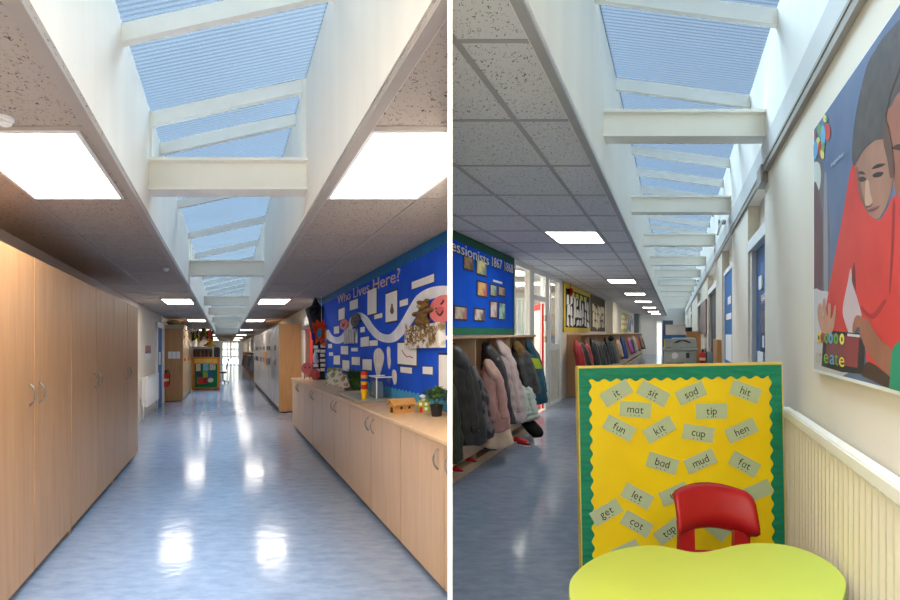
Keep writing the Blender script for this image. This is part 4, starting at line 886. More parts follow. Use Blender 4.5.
from mathutils import noise
def coat(label, top, bot, W, Th, m, zt, zb, puff=0, hood=None, sleeves=None, group=None, flare=0.0, seed=0, n=32, band=None, cor=None, wr=0.022):
    """a coat hanging from its loop: top=(s,t), bot=(s,t) centres at heights zt, zb; W half width out from the wall, Th half width along it"""
    cor = cor or B
    rd = random.Random(seed); root = thing('coat', label, 'coat', cor.P(top[0], top[1], zb), group)
    L = zt - zb; nr = 34 if L > 0.35 else 18
    if n < 20: nr = 14
    ph = rd.uniform(0, 6); sgn = 1 if bot[0] > top[0] else -1
    def wr_(p, k): return k * noise.noise(Vector(p) * 6.5 + Vector((seed * 3.1, 0, 0))) + 0.5 * k * noise.noise(Vector((p[0] * 16, p[1] * 16, p[2] * 9 + seed)))
    def ring(v, nn):
        sh = min(1, v / 0.24) ** 0.6
        grow = (0.26 + 0.74 * sh) * (0.86 + (0.14 + flare) * v)
        if v > 0.96: grow *= 0.95
        bulge = 1 + (puff * (abs(math.sin(v * PI * 7)) - 0.5) if puff else 0)
        lean = v ** 0.75
        cs = top[0] + (bot[0] - top[0]) * lean; ct = top[1] + (bot[1] - top[1]) * v; z = zt - L * v; row = []
        for j in range(nn):
            q = 2 * PI * j / nn
            fold = 1 + (0.13 * v + 0.02) * math.sin(4 * q + ph + 1.2 * v) + 0.06 * v * math.sin(9 * q + 2 * ph)
            x, y = W * grow * bulge * fold * math.cos(q), Th * grow * bulge * fold * math.sin(q)
            k = wr_((cs + x, ct + y, z), wr); d = math.hypot(x, y) + 1e-5
            row.append((cs + x * (1 + k / d), ct + y * (1 + k / d), z - 0.05 * sh * (1 - v) * (x / W) ** 2 + 0.02 * math.sin(3 * q + ph) * v))
        return row
    f = cor.lattice(); g = G(f); R = [ring(i / nr, n) for i in range(nr + 1)]
    g.rings(R); body = g.obj('body', m, root, smooth=True, clip=cor.side)
    if band:
        g = G(f); i0, i1 = int(band[0] * nr), int(band[1] * nr)
        g.rings([[Vector(p) + (Vector(p) - Vector((sum(x[0] for x in r) / n, sum(x[1] for x in r) / n, p[2]))) * 0.03 for p in r] for r in R[i0:i1 + 1]], cap=False); g.obj('band', band[2], body, smooth=True, clip=cor.side)
    sl = sleeves if sleeves is not None else ((0.8 * sgn, -0.6), (0.1, -1.0))
    for (a_, b_) in sl:
        zz = [zt - L * 0.10, zt - L * 0.2, zt - L * 0.36, zt - L * 0.52, zt - L * 0.66, zt - L * (0.78 + 0.08 * rd.random())]
        rr = [0.03, 0.058, 0.062, 0.056, 0.052, 0.042]; k = min(1.0, W / 0.17); pa = []; R = []
        for q, z in zip((0.0, 0.25, 0.5, 0.7, 0.87, 1.0), zz):
            v = (zt - z) / L; c0 = top[0] + (bot[0] - top[0]) * v ** 0.75; c1 = top[1] + (bot[1] - top[1]) * v
            off = 0.45 + 0.55 * q ** 0.6
            pa.append(Vector((c0 + W * a_ * off * 0.95, c1 + Th * b_ * off * 0.85, z)))
        # subdivide and crease the sleeve
        P2 = []; r2 = []
        for i in range(len(pa) - 1):
            for u in (0, 0.25, 0.5, 0.75): P2.append(pa[i].lerp(pa[i + 1], u)); r2.append(k * (rr[i] + (rr[i + 1] - rr[i]) * u) * (1 + (puff * 1.2 * (abs(math.sin((i + u) * PI * 1.5)) - 0.5) if puff else 0.10 * math.sin((i + u) * 4.7 + ph))))
        P2.append(pa[-1]); r2.append(k * rr[-1])
        g = G(f); g.tube(P2, r2, 14); g.obj('sleeve', m, root, smooth=True, clip=cor.side)
        g = G(f); g.tube([pa[-1] + Vector((0, 0, 0.012)), pa[-1] + Vector((0, 0, -0.014))], k * 0.046, 14); g.obj('cuff', m, root, smooth=True, clip=cor.side)
    if hood:
        # a slumped hood folded over the back of the neck
        g = G(f); c = Vector((top[0] + sgn * W * 0.38, top[1] - Th * 0.25, zt - 0.085)); R = []; mm = 12
        for i in range(mm + 1):
            a1 = -PI / 2 + PI * (i + 0.01) / (mm + 0.02); row = []
            for j in range(18):
                q = 2 * PI * j / 18; p = c + Vector((W * 0.62 * math.cos(a1) * math.cos(q), Th * 0.62 * math.cos(a1) * math.sin(q), 0.105 * math.sin(a1) - 0.10 * math.cos(a1) * math.cos(q) * sgn))
                row.append(p + (p - c).normalized() * wr_(p, 0.03))
            R.append(row)
        g.rings(R); g.obj('hood', hood, root, smooth=True, clip=cor.side)
    return root
def shiny(rgb, rgb2=None, sc=16): 
    return mat('quilted %d %d %d' % rgb, rgb, 0.5, vary=0.18, scale=sc, spec=0.4, bump=0.35, rgb2=rgb2)
gr = 'coats on the near rack'
coat('dark olive coat at the left edge of the near rack, cut off by the partition', (-2.24, 5.32), (-2.2, 5.34), 0.10, 0.12, shiny((58, 62, 40)), 1.05, 0.26, group=gr, seed=1)
coat('black waterproof jacket, first whole coat from the left on the near rack', (-2.27, 5.58), (-2.13, 5.6), 0.15, 0.2, shiny((66, 61, 58), (34, 31, 31), 7), 1.36, 0.385, hood=shiny((66, 61, 58), (34, 31, 31), 7), group=gr, seed=2)
coat('dark grey camouflage jacket left of the first divider on the near rack', (-2.26, 5.84), (-2.12, 5.86), 0.15, 0.17, mat('dark camouflage', (118, 108, 110), 0.6, rgb2=(44, 40, 46), scale=10, lo=0.45, hi=0.55, bump=0.3), 1.19, 0.385, puff=0.05, group=gr, seed=3)
coat('black and plum coat behind the pink jacket on the near rack', (-2.34, 6.75), (-2.14, 6.7), 0.17, 0.18, shiny((62, 58, 62), (44, 34, 42), 10), 1.34, 0.40, hood=shiny((66, 62, 64), (44, 38, 42), 10), group=gr, seed=5)
coat('pale pinkish grey long puffer coat with quilted rings on the near rack', (-2.27, 7.0), (-2.08, 6.92), 0.15, 0.2, shiny((196, 178, 174), (170, 148, 146), 6), 1.375, 0.385, puff=0.13, hood=shiny((206, 190, 184), (178, 158, 154), 6), group=gr, seed=6)
coat('cream frilled skirt or dress hanging below the pink jacket', (-2.12, 6.32), (-2.09, 6.34), 0.15, 0.2, cloth((222, 198, 172), (200, 172, 146), scale=8), 0.62, 0.21, sleeves=(), flare=0.2, group=gr, seed=8, n=30)
coat('dusty pink jacket right of the first divider on the near rack', (-2.17, 6.3), (-2.07, 6.3), 0.155, 0.2, shiny((204, 158, 148), (178, 128, 120), 7), 1.16, 0.40, hood=shiny((214, 176, 160), (190, 146, 130), 9), group=gr, seed=7)
coat('mint white quilted coat hanging low under the grey fur-hood jacket', (-2.15, 7.62), (-2.06, 7.6), 0.15, 0.2, shiny((196, 204, 194), (166, 178, 168), 7), 0.82, 0.31, puff=0.12, group=gr, seed=9)
coat('dark grey jacket with a brown fur hood near the end of the near rack', (-2.27, 7.75), (-2.08, 7.72), 0.165, 0.2, shiny((72, 72, 72), (44, 44, 46), 8), 1.34, 0.66, hood=cloth((134, 108, 66), (90, 68, 42), scale=16), group=gr, seed=10)
lime_b = paint((178, 196, 40), 0.6)
coat('teal puffer jacket with a lime band at the end of the near rack', (-2.25, 8.3), (-2.06, 8.25), 0.12, 0.17, shiny((24, 92, 112), (16, 66, 84), 8), 1.36, 0.46, puff=0.06, hood=shiny((36, 84, 100), None), group=gr, seed=11, band=(0.26, 0.42, lime_b), sleeves=((0.6, 0.9),))
# bag and shoes under the rack
root = thing('boot_bag', 'black drawstring boot bag sticking out of the near rack onto the floor', 'bag', B.P(-2.05, 7.55, 0.1)); g = G(b)
pts = [(-2.20, 7.75, 0.30), (-2.12, 7.68, 0.26), (-2.02, 7.6, 0.20), (-1.92, 7.52, 0.135), (-1.86, 7.48, 0.12)]
g.tube(pts, [0.04, 0.075, 0.09, 0.085, 0.05], 14); g.obj('bag', cloth((30, 30, 32), scale=8), root, smooth=True)
g = G(b); g.tube([(-2.20, 7.75, 0.30), (-2.23, 7.78, 0.36), (-2.23, 7.8, 0.5)], 0.007, 6); g.obj('cord', black, root)
def shoe(s, t, z, m, label, group, yaw=0.0, k=1.0):
    root = thing('shoe', label, 'shoe', B.P(s, t, z), group); f = local(B.P(s, t, z), B.yaw + yaw)
    def sec(x, w, h): return [(x, w * math.cos(q), max(0.012, h * (0.5 + 0.5 * math.sin(q)))) for q in [2 * PI * j / 12 for j in range(12)]]
    g = G(f); g.rings([sec(-0.085 * k, 0.022 * k, 0.055), sec(-0.06 * k, 0.034 * k, 0.07 * k), sec(-0.02 * k, 0.034 * k, 0.065 * k), sec(0.03 * k, 0.037 * k, 0.045 * k), sec(0.075 * k, 0.034 * k, 0.034 * k), sec(0.10 * k, 0.016 * k, 0.024)]); g.obj('upper', m, root, smooth=True)
    g = G(f); g.prism([(x, y, 0) for x, y in smooth_loop([(-0.088 * k, 0.02 * k), (-0.09 * k, -0.02 * k), (0, -0.034 * k), (0.06 * k, -0.04 * k), (0.105 * k, 0), (0.06 * k, 0.04 * k), (0, 0.034 * k)], 3)], (0, 0, 0.014)); g.obj('sole', paint((226, 222, 216), 0.6), root)
for k, (s, t, m, lb) in enumerate([(-2.26, 5.55, red_paint, 'red shoe on the shoe shelf at the left end of the near rack'), (-2.27, 5.95, red_paint, 'red shoe on the shoe shelf just left of the first divider'), (-2.25, 6.55, cloth((92, 70, 78)), 'plum shoe on the shoe shelf under the cream skirt')]): shoe(s, t, 0.097, m, lb, 'shoes on the near rack', -0.3)
shoe(-2.15, 7.5, 0.0, red_paint, 'red shoe on the floor beside the black boot bag', 'shoes on the near rack', 0.2, 1.15)
shoe(-2.05, 7.3, 0.0, cloth((150, 34, 40)), 'darker red shoe on the floor in front of the black boot bag', 'shoes on the near rack', -0.4, 1.1)
# far coats
far = [(584.5, (176, 36, 40), 'red coat at the near end of the far rack', 338), (588.0, (40, 40, 42), 'black coat next to the red one at the near end of the far rack', 342), (593.5, (206, 34, 36), 'bright red coat in the second bay of the far rack', 345), (599, (54, 56, 58), 'charcoal coat in the third bay of the far rack', 346),
       (603.5, (74, 72, 68), 'brownish grey coat in the third bay of the far rack', 344), (608, (34, 34, 36), 'black coat with a pom-pom hat above it, middle of the far rack', 342), (612, (52, 54, 56), 'dark grey coat in the middle of the far rack', 344), (616, (84, 92, 90), 'grey green coat in the middle of the far rack', 345),
       (622, (190, 164, 130), 'tan coat beside the blue one on the far rack', 340), (626, (36, 74, 150), 'blue coat beside the tan one on the far rack', 338), (631.5, (176, 88, 164), 'magenta pink coat in the far part of the far rack', 339), (634.5, (70, 64, 72), 'dark plum coat beyond the magenta coat', 342),
       (636.5, (214, 210, 204), 'white coat beyond the magenta coat', 340), (638.5, (196, 92, 52), 'orange coat beyond the white coat', 338), (640.5, (52, 58, 74), 'navy coat beyond the orange coat', 340), (642.5, (150, 120, 100), 'brown coat near the far end of the far rack', 339), (644.2, (40, 40, 44), 'black coat near the far end of the far rack', 340), (646, (120, 46, 52), 'maroon coat at the very far end of the far rack', 341)]
for k, (px, c, lb, ytop) in enumerate(far):
    t = min(2.12 * F / (675 - px), 31.2 + 0.3 * k); zt = min(1.40, B.z_at(t, ytop)); zt = 1.36 - 0.05 * (k % 3)
    coat(lb, (-2.34, t), (-2.13 + 0.05 * math.sin(k * 2.1), t - 0.1), 0.12 + 0.02 * math.sin(k * 1.7), 0.15 + 0.011 * t, shiny(c, None, 8), zt, 0.42 + 0.14 * (0.5 + 0.5 * math.sin(k * 2.6)), group='coats on the far rack', seed=30 + k, n=16)
T = 17.9; g = G(b); g.ball((-2.1, T - 0.2, 1.33), 0.1, 0.13, 0.09, 14, 8); o = g.obj('knit', cloth((40, 42, 48), scale=12), None, smooth=True)
o.name = 'woolly_hat'; tag(o, 'dark woolly hat hung above a black coat in the middle of the far rack', 'hat')

# ------------------------------------------------------------------ blue board over the near rack
root = thing('display_board', 'bright blue display board with a green border above the near coat rack', 'display board', B.P(BL, 7.4, 1.5))
g = G(b); g.box(BL, BL + 0.02, 5.9, 8.62, 1.50, BH - 0.004); g.obj('backing', cloth((20, 96, 226), (14, 82, 208), scale=2, bump=0.05), root, clip=1)
green_b = paint((12, 84, 62), 0.7)
g = G(b); g.box(BL + 0.02, BL + 0.026, 5.9, 8.62, BH - 0.11, BH - 0.005); g.box(BL + 0.02, BL + 0.026, 8.56, 8.62, 1.50, BH - 0.11); g.obj('border', green_b, root, clip=1)
g = scallop_strip(b, BL + 0.02, BL + 0.026, 5.9, 8.55, 1.502, 1.585, 0.008, 0.075); g.obj('bottom_border', paint((20, 120, 84), 0.7), root, clip=1)
WB = BL + 0.027
ltr = mat('silver and white card letters', (236, 236, 238), 0.6, rgb2=(206, 208, 212), scale=30)
def raised_text(parent, s, fn, m, d, dark=None, clip=1, name='title_lettering'):
    g = G(b); put_text(g, s, fn); n0 = len(g.V); g.V += [p + d for p in g.V[:n0]]
    for q in list(g.Fc): g.face([i + n0 for i in q][::-1])
    # joined rim gives the letters their thickness
    cnt = {}
    for q in g.Fc[:len(g.Fc) // 2]:
        for i in range(len(q)):
            e = (q[i], q[(i + 1) % len(q)]); cnt[tuple(sorted(e))] = cnt.get(tuple(sorted(e)), 0) + 1
    for (i, j), c in cnt.items():
        if c == 1: g.face([i, j, j + n0, i + n0])
    return g.obj(name, m, parent, clip=clip)
def line_on_board(t0, t1, z0, z1, h, s): return lambda u, v, w: (s, t0 + (t1 - t0) * u, z0 + (z1 - z0) * u + v * h)
for word, t0, t1, z0, z1 in (('essionists', 6.16, 7.42, 2.47, 2.45), ('1867', 7.50, 7.98, 2.455, 2.46), ('1868', 8.06, 8.53, 2.46, 2.46)):
    raised_text(root, word, line_on_board(t0 - 0.012, t1 + 0.012, z0 - 0.014, z1 - 0.014, 0.205, WB - 0.0005), paint((52, 56, 66), 0.8), B.v * 0.002, name='title_shadow_card')
    raised_text(root, word, line_on_board(t0, t1, z0, z1, 0.19, WB + 0.003), ltr, B.v * 0.004)
pics = [(463.2, 255, 473.6, 271.5, (168, 130, 96), (84, 80, 74), 'brown landscape print under the title, left of two'), (476.2, 259, 486.6, 276.5, (222, 210, 140), (116, 150, 150), 'yellow and teal print under the title, right of two'), (477, 280, 487, 297.8, (226, 190, 120), (196, 104, 92), 'orange and pink print below the yellow print'),
        (490, 283, 496.6, 297.6, (178, 196, 170), (112, 140, 120), 'small green print under the white caption strip, left'), (498.3, 285, 505, 297.2, (196, 170, 130), (132, 112, 96), 'small tan print under the white caption strip, right'), (490, 299.6, 497, 319.2, (228, 214, 204), (180, 150, 140), 'tall curling pale print, lower left of the pair'),
        (498.6, 301, 505.4, 321, (172, 212, 204), (96, 130, 140), 'tall pale green print, lower right of the pair'), (454.2, 304.5, 467, 321.2, (206, 200, 176), (176, 120, 116), 'square cream and pink print low at the left edge'), (474, 307, 485, 322.3, (226, 214, 204), (106, 92, 88), 'square brown speckled print low in the middle')]
for k, (x0, y0, x1, y1, c1, c2, lb) in enumerate(pics):
    s = WB + 0.001; t0, t1 = B.on_s(s, x0, 0)[0], B.on_s(s, x1, 0)[0]; tm = (t0 + t1) / 2; zt, zb = B.z_at(tm, y0 + 1.2), B.z_at(tm, y1 - 0.6)
    root = thing('pinned_print', lb + ' on the bright blue board', 'picture', B.P(s, tm, zb), 'pictures on the bright blue board')
    g = G(b); g.box(s - 0.001, s + 0.002, t0, t1, zb, zt); g.obj('mount', backing_card, root, clip=1)
    e = 0.02; g = G(b); g.box(s + 0.002, s + 0.005, t0 + e, t1 - e, zb + e, zt - e); g.obj('print', mat('print %d' % k, c1, 0.7, rgb2=c2, scale=9, lo=0.42, hi=0.58, detail=3), root, clip=1)
t0, t1 = B.on_s(WB, 493, 0)[0], B.on_s(WB, 502, 0)[0]
g = G(b); g.box(WB, WB + 0.004, t0, t1, B.z_at(7.9, 283.5), B.z_at(7.9, 281.5)); tag(g.obj('caption_strip', paper), 'thin white caption strip on the bright blue board above the two small prints', 'caption')

# ------------------------------------------------------------------ glazed screen and open red door
root = thing('window_3', None, None, B.P(BL, 10.4, 0), kind='structure'); fw = B.square(BL)
g = G(fw)
for t0, t1 in ((8.63, 8.72), (9.58, 9.86), (10.72, 11.02), (11.12, 11.2), (12.02, 12.2)): g.box(BL - 0.08, BL + 0.02, t0, t1, 0, BH)
for t0, t1, z0, z1 in ((8.63, 9.6, BH - 0.09, BH), (8.63, 9.6, 0, 0.9), (9.86, 10.72, BH - 0.09, BH), (9.86, 10.72, 2.13, 2.22), (11.02, 12.1, BH - 0.09, BH), (11.02, 12.1, 1.16, 1.28), (9.58, 12.2, -0.03, 0.004)): g.box(BL - 0.075, BL + 0.015, t0, t1, z0, z1)
g.obj('frame', white_paint, root)
g = G(fw); g.box(BL - 0.06, BL - 0.01, 11.2, 12.05, 0.06, 1.2); g.obj('lower_panel', paint((222, 214, 196), 0.5), root)
g = G(fw); g.box(BL - 0.012, BL + 0.018, 11.02, 12.2, 0, 0.06); g.obj('sill', white_paint, root)
for t0, t1, z0, z1 in ((8.72, 9.58, 0.9, BH - 0.09), (9.86, 10.72, 2.22, BH - 0.09), (11.2, 12.02, 1.28, BH - 0.09)):
    g = G(fw); g.box(BL - 0.035, BL - 0.029, t0, t1, z0, z1); g.obj('pane', glass, root)
dr = thing('door_4', None, None, B.P(BL, 10.7, 0), kind='structure')
h0, h1 = B.P(BL - 0.05, 10.72, 0), B.P(-3.12, 11.55, 0); dv = (h1 - h0); dn_ = Vector((dv.y, -dv.x, 0)).normalized()
g = G(); z0 = h0.z
def leaf(u0, u1, za, zb, w0, w1):
    i = [h0 + dv * u + dn_ * w for u, w in ((u0, w0), (u1, w0), (u1, w1), (u0, w1))]
    g.prism([(p.x, p.y, z0 + za) for p in i], (0, 0, zb - za))
leaf(0, 1, 0.02, 0.5, 0, 0.045); leaf(0, 0.14, 0.5, 2.1, 0, 0.045); leaf(0.86, 1, 0.5, 2.1, 0, 0.045); leaf(0.14, 0.86, 1.98, 2.1, 0, 0.045); g.obj('door_leaf', red_paint, dr)
g = G(); leaf(0.14, 0.86, 0.5, 1.98, 0.005, 0.04); g.obj('pale_panel', paint((206, 204, 206), 0.4), dr)
for za, zb, u0, u1 in ((1.62, 1.9, 0.25, 0.6), (1.15, 1.4, 0.3, 0.7)):
    g = G(); leaf(u0, u1, za, zb, 0.041, 0.046); g.obj('notice', paint((170, 178, 190), 0.7), dr)
for z in (1.75, 1.33):
    g = G(fw); g.box(BL - 0.0, BL + 0.03, 10.66, 10.80, z, z + 0.12); g.obj('hinge', steel, dr)
# the room behind the glass
g = G(b); g.box(-6.2, BL - 0.12, 7.0, 16.0, -0.06, -0.0); struct(g.obj('floor', vinyl, clip=1))
g = G(b); g.box(-6.2, BL - 0.1, 7.0, 16.0, BH, BH + 0.03); struct(g.obj('ceiling', tile, clip=1))
g = G(b); g.box(-6.2, -6.1, 7.0, 16.0, 0, BH); g.box(-6.2, BL - 0.1, 16.0, 16.1, 0, BH); struct(g.obj('wall_back', wall_paint, clip=1))
for k, (s0, s1, t0, t1) in enumerate([(-4.0, -2.95, 10.25, 11.25), (-4.0, -2.95, 12.7, 13.5)]):
    light_panel(B, s0, s1, t0, t1, BH, ['nearer', 'farther'][k] + ' lit ceiling panel in the room behind the glazed red door', 'lit panels in the side room')
root = thing('curtain', 'pale pastel patterned curtain behind the glazing beside the blue board', 'curtain', B.P(-3.4, 11.9, 0)); g = G(b); n = 60
pts = [(-3.9 + 0.9 * i / n, 12.3 + 0.05 * math.sin(i * 1.3), 0.05) for i in range(n + 1)]
g.prism(pts + [(p[0], p[1] + 0.02, p[2]) for p in pts[::-1]], (0, 0, 2.2)); g.obj('fabric', mat('pastel fabric', (226, 228, 222), 0.8, rgb2=(180, 206, 204), scale=3, lo=0.5, hi=0.75), root)
g = G(b); g.tube([(-3.95, 12.3, 2.28), (-2.95, 12.3, 2.28)], 0.02); g.obj('rail', white_plastic, root)
root = thing('bookshelf', 'wooden bookshelf with books seen through the window right of the red door', 'bookshelf', B.P(-3.3, 14.2, 0)); g = G(b)
for s in (-3.9, -2.85): g.box(s, s + 0.03, 14.0, 14.3, 0, 2.0)
for z in (0.05, 0.55, 1.05, 1.5, 1.97): g.box(-3.9, -2.82, 14.0, 14.3, z, z + 0.03)
g.box(-3.9, -2.82, 14.29, 14.3, 0, 2.0); g.obj('carcass', beech_deep, root)
rd = random.Random(2)
for z in (1.08, 1.53):
    for k in range(8):
        c = rd.choice([(170, 60, 50), (220, 216, 206), (90, 110, 150), (150, 140, 120), (60, 60, 70)]); s = -3.82 + k * 0.12; g = G(b)
        g.box(s, s + 0.1, 14.02, 14.2, z, z + 0.3 + 0.03 * (k % 3)); tag(g.obj('book', paint(c, 0.6)), 'book standing in the bookshelf seen through the window right of the red door', 'book', 'books in the side room')

# ------------------------------------------------------------------ crowded boards over the far rack
def wallboard(name, label, t0, t1, z0, z1, base, border, bw):
    root = thing('display_board', label, 'display board', B.P(BL, (t0 + t1) / 2, z0))
    g = G(b); g.box(BL, BL + 0.02, t0, t1, z0, z1); g.obj('backing', base, root)
    if border:
        g = G(b); s = (BL + 0.02, BL + 0.03)
        g.box(*s, t0, t1, z1 - bw, z1); g.box(*s, t0, t1, z0, z0 + bw); g.box(*s, t0, t0 + bw * 1.6, z0 + bw, z1 - bw); g.obj('border', border, root)
    return root
yel = paint((232, 196, 22), 0.6); darkb = cloth((52, 50, 44), (38, 36, 34))
wallboard('a', 'black board with a yellow border crowded with white cut-outs, above the far rack', 12.45, 16.3, 1.53, BH - 0.02, darkb, yel, 0.12)
wallboard('b', 'dark brown board crowded with cream papers, beyond the yellow bordered board', 16.5, 19.8, 1.56, BH - 0.02, cloth((86, 74, 52), (60, 52, 40)), paint((64, 52, 36), 0.7), 0.1)
rd = random.Random(21)
for t0, t1, nm, c in ((12.75, 16.1, 'black board with a yellow border', paper), (16.75, 19.6, 'dark brown board', paint((226, 214, 184), 0.8))):
    for k in range(24):
        col_, row_ = k % 8, k // 8; w = (t1 - t0) / 8; t = t0 + w * col_ + rd.uniform(0, 0.06); z = 1.70 + row_ * 0.235 + rd.uniform(-0.02, 0.02)
        h = rd.uniform(0.13, 0.25); ww = w * rd.uniform(0.5, 0.95); sk = rd.uniform(-0.09, 0.09); g = G(b)
        g.prism([(BL + 0.0305, t, z), (BL + 0.0305, t + ww, z + sk), (BL + 0.0305, t + ww * 0.9, z + h + sk), (BL + 0.0305, t + ww * 0.4, z + h + 0.03), (BL + 0.0305, t + ww * 0.1, z + h)], (0.004, 0, 0))
        tag(g.obj('paper_cut_out', c), ('white' if c is paper else 'cream') + ' paper cut-out on the ' + nm + ' above the far rack', 'paper cut-out', 'cut-outs on the ' + nm)
for k in range(4):
    t = 13.3 + k * 0.62; g = G(b); g.box(BL + 0.0305, BL + 0.035, t, t + 0.42, 2.40, 2.53); tag(g.obj('caption_card', paint((206, 206, 90), 0.7)), 'yellow green caption card in the top row of the yellow bordered board', 'card', 'caption cards on the yellow bordered board')
p = B.P(BL + 0.07, 13.05, 2.42); root = thing('red_rosette', 'red rosette hanging at the top left corner of the yellow bordered board', 'rosette', p); g = G(); g.ball(p + Vector((0, 0, 0.08)), 0.05, 0.17, 0.1, 14, 8); g.obj('rosette', red_paint, root, smooth=True)
g = G(b); g.tube([(BL + 0.06, 13.05, 2.55), (BL + 0.06, 13.05, BH - 0.002)], 0.006, 5); g.obj('string', black, root)
g = G(b); g.box(BL, BL + 0.25, 20.3, 23.6, 1.50, BH); struct(g.obj('wall_pier', wall_paint))
wallboard('c', 'yellow board with white shapes beyond the cream pier above the far rack', 25.2, 28.8, 1.56, 2.5, paint((226, 190, 50), 0.7), paint((170, 190, 60), 0.7), 0.1)
for k in range(8):
    t = 25.7 + (k % 3) * 1.0; z = 1.72 + (k // 3) * 0.25; g = G(b); g.box(BL + 0.031, BL + 0.035, t, t + 0.6, z, z + 0.17); tag(g.obj('paper_cut_out', paper), 'white paper shape on the small yellow board beyond the cream pier', 'paper cut-out', 'cut-outs on the small yellow board')
wallboard('d', 'dark blue and white board near the far end above the far rack', 29.4, 33.5, 1.56, 2.5, mat('blue white board', (60, 74, 110), 0.7, rgb2=(214, 214, 220), scale=2.5, lo=0.45, hi=0.55), None, 0)
g = G(b); g.box(BL, BL + 0.3, 34.2, 35.6, 1.50, BH); struct(g.obj('wall_pier', mat('grey pier', (120, 124, 130), 0.6)))

# ------------------------------------------------------------------ far end of the right corridor
f = B.lattice(); T = BEND
X = lambda px, t=T: (px - 675) * t / F
dr = thing('door_5', None, None, B.P(X(658), T, 0), kind='structure'); g = G(f)
g.box(X(655), X(656.2), T - 0.06, T, 0, 2.4); g.box(X(661.5), X(662.8), T - 0.06, T, 0, 2.4); g.box(X(655), X(662.8), T - 0.06, T, 2.3, 2.42); g.obj('door_frame', white_plastic, dr)
g = G(f); g.box(X(656.2), X(661.5), T - 0.03, T, 0, 2.3); g.obj('pane', frost, dr)  # pane to the outside, added to let daylight brighten the corridor end
dr = thing('door_6', None, None, B.P(X(668), T, 0), kind='structure'); g = G(f); g.box(X(663), X(673), T - 0.03, T - 0.001, 0, 2.35); g.obj('door_leaf', paint((88, 94, 104), 0.5), dr)
g = G(f); g.box(X(662.8), X(664.6), T - 0.08, T - 0.03, 0, 2.35); g.obj('door_edge', paint((46, 80, 130), 0.5), dr)

# photocopier
T = 9.4; root = thing('photocopier', 'light grey office photocopier standing in the right corridor behind the word screen', 'photocopier', B.P(X(681, T), T + 0.3, 0))
cg, cg2, cd = paint((188, 192, 184), 0.45), paint((166, 172, 166), 0.45), paint((70, 74, 78), 0.4)
x0, x1 = X(662.5, T), X(697.5, T); zb = lambda py: B.z_at(T, py)
g = G(f); g.box(x0 + 0.03, x1 - 0.02, T, T + 0.55, 0.08, zb(350.5)); g.obj('cabinet', cg, root, bevel=0.01)
g = G(f); g.box(x0, x1, T - 0.03, T + 0.58, zb(350.5), zb(348)); g.obj('output_deck', cg, root, bevel=0.008)
g = G(f); g.prism([(x0 + 0.10, T + 0.0, zb(348)), (x1 - 0.01, T + 0.0, zb(348)), (x1 - 0.01, T + 0.0, zb(343)), (x1 - 0.04, T, zb(338)), (x0 + 0.16, T, zb(338)), (x0 + 0.12, T, zb(343))], (0, 0.5, 0)); lid = g.obj('scanner_unit', cg, root, bevel=0.01)
g = G(f); g.prism([(x0 + 0.20, T - 0.02, zb(342.5)), (x0 + 0.28, T - 0.02, zb(340)), (x1 - 0.2, T - 0.02, zb(340)), (x1 - 0.1, T - 0.02, zb(342.5)), (x1 - 0.14, T - 0.02, zb(343.2)), (x1 - 0.25, T - 0.02, zb(341)), (x0 + 0.32, T - 0.02, zb(341)), (x0 + 0.24, T - 0.02, zb(343.2))], (0, 0.03, 0)); g.obj('feeder_slot', cd, lid)
g = G(f); g.box(x0 + 0.05, x0 + 0.16, T - 0.05, T + 0.1, zb(348), zb(340)); g.obj('control_panel', cg2, root, bevel=0.01)
for z1, z2 in ((362, 367), (367.5, 373), (373.5, 379)):
    g = G(f); g.box(x0 + 0.06, x1 - 0.06, T - 0.02, T, zb(z2), zb(z1)); dd = g.obj('paper_drawer', cg2, root, bevel=0.005)
    g = G(f); g.box(x0 + 0.24, x1 - 0.24, T - 0.03, T - 0.02, zb(z1 + 1.4), zb(z1 + 0.6)); g.obj('grip', cd, dd)
g = G(f); g.box(x1 - 0.2, x1 - 0.14, T - 0.006, T, zb(358), zb(353)); g.obj('button_panel', cd, root)
g = G(f); g.prism([(X(671.5, T), T - 0.006, zb(356)), (X(672.5, T), T - 0.006, zb(353)), (X(675, T), T - 0.006, zb(352)), (X(678, T), T - 0.006, zb(354)), (X(678, T), T - 0.006, zb(357)), (X(675, T), T - 0.006, zb(359)), (X(672.5, T), T - 0.006, zb(358.5))], (0, 0.005, 0)); g.obj('sticker', paper, root)
# units behind
T = 14.0; root = thing('filing_cabinet', 'white cabinet with a flat lid beyond the photocopier', 'cabinet', B.P(X(676, T), T, 0)); g = G(f); g.box(X(665.5, T), X(686, T), T, T + 0.5, 1.46, B.z_at(T, 325.5)); g.obj('cupboard', paint((226, 222, 214), 0.5), root, bevel=0.01)
g = G(f); g.box(X(665, T), X(686.5, T), T - 0.02, T + 0.52, B.z_at(T, 325.5), B.z_at(T, 324.6)); g.obj('lid', white_plastic, root)
g = G(f); g.box(X(664, T), X(686, T), T, T + 0.52, 0, 1.36); g.obj('base', paint((220, 190, 60), 0.6), root); g = G(f); g.box(X(663.6, T), X(686.4, T), T - 0.02, T + 0.54, 1.36, 1.46); g.obj('shelf_edge', paint((70, 120, 176), 0.5), root)
T = 11.8; root = thing('wooden_cupboard', 'brown wooden cupboard beside the photocopier against the right wall', 'cupboard', B.P(X(694, T), T, 0)); g = G(f); g.box(X(686.5, T), X(701, T), T, T + 0.6, 0.05, B.z_at(T, 332.2)); g.obj('carcass', beech_deep, root, bevel=0.004)
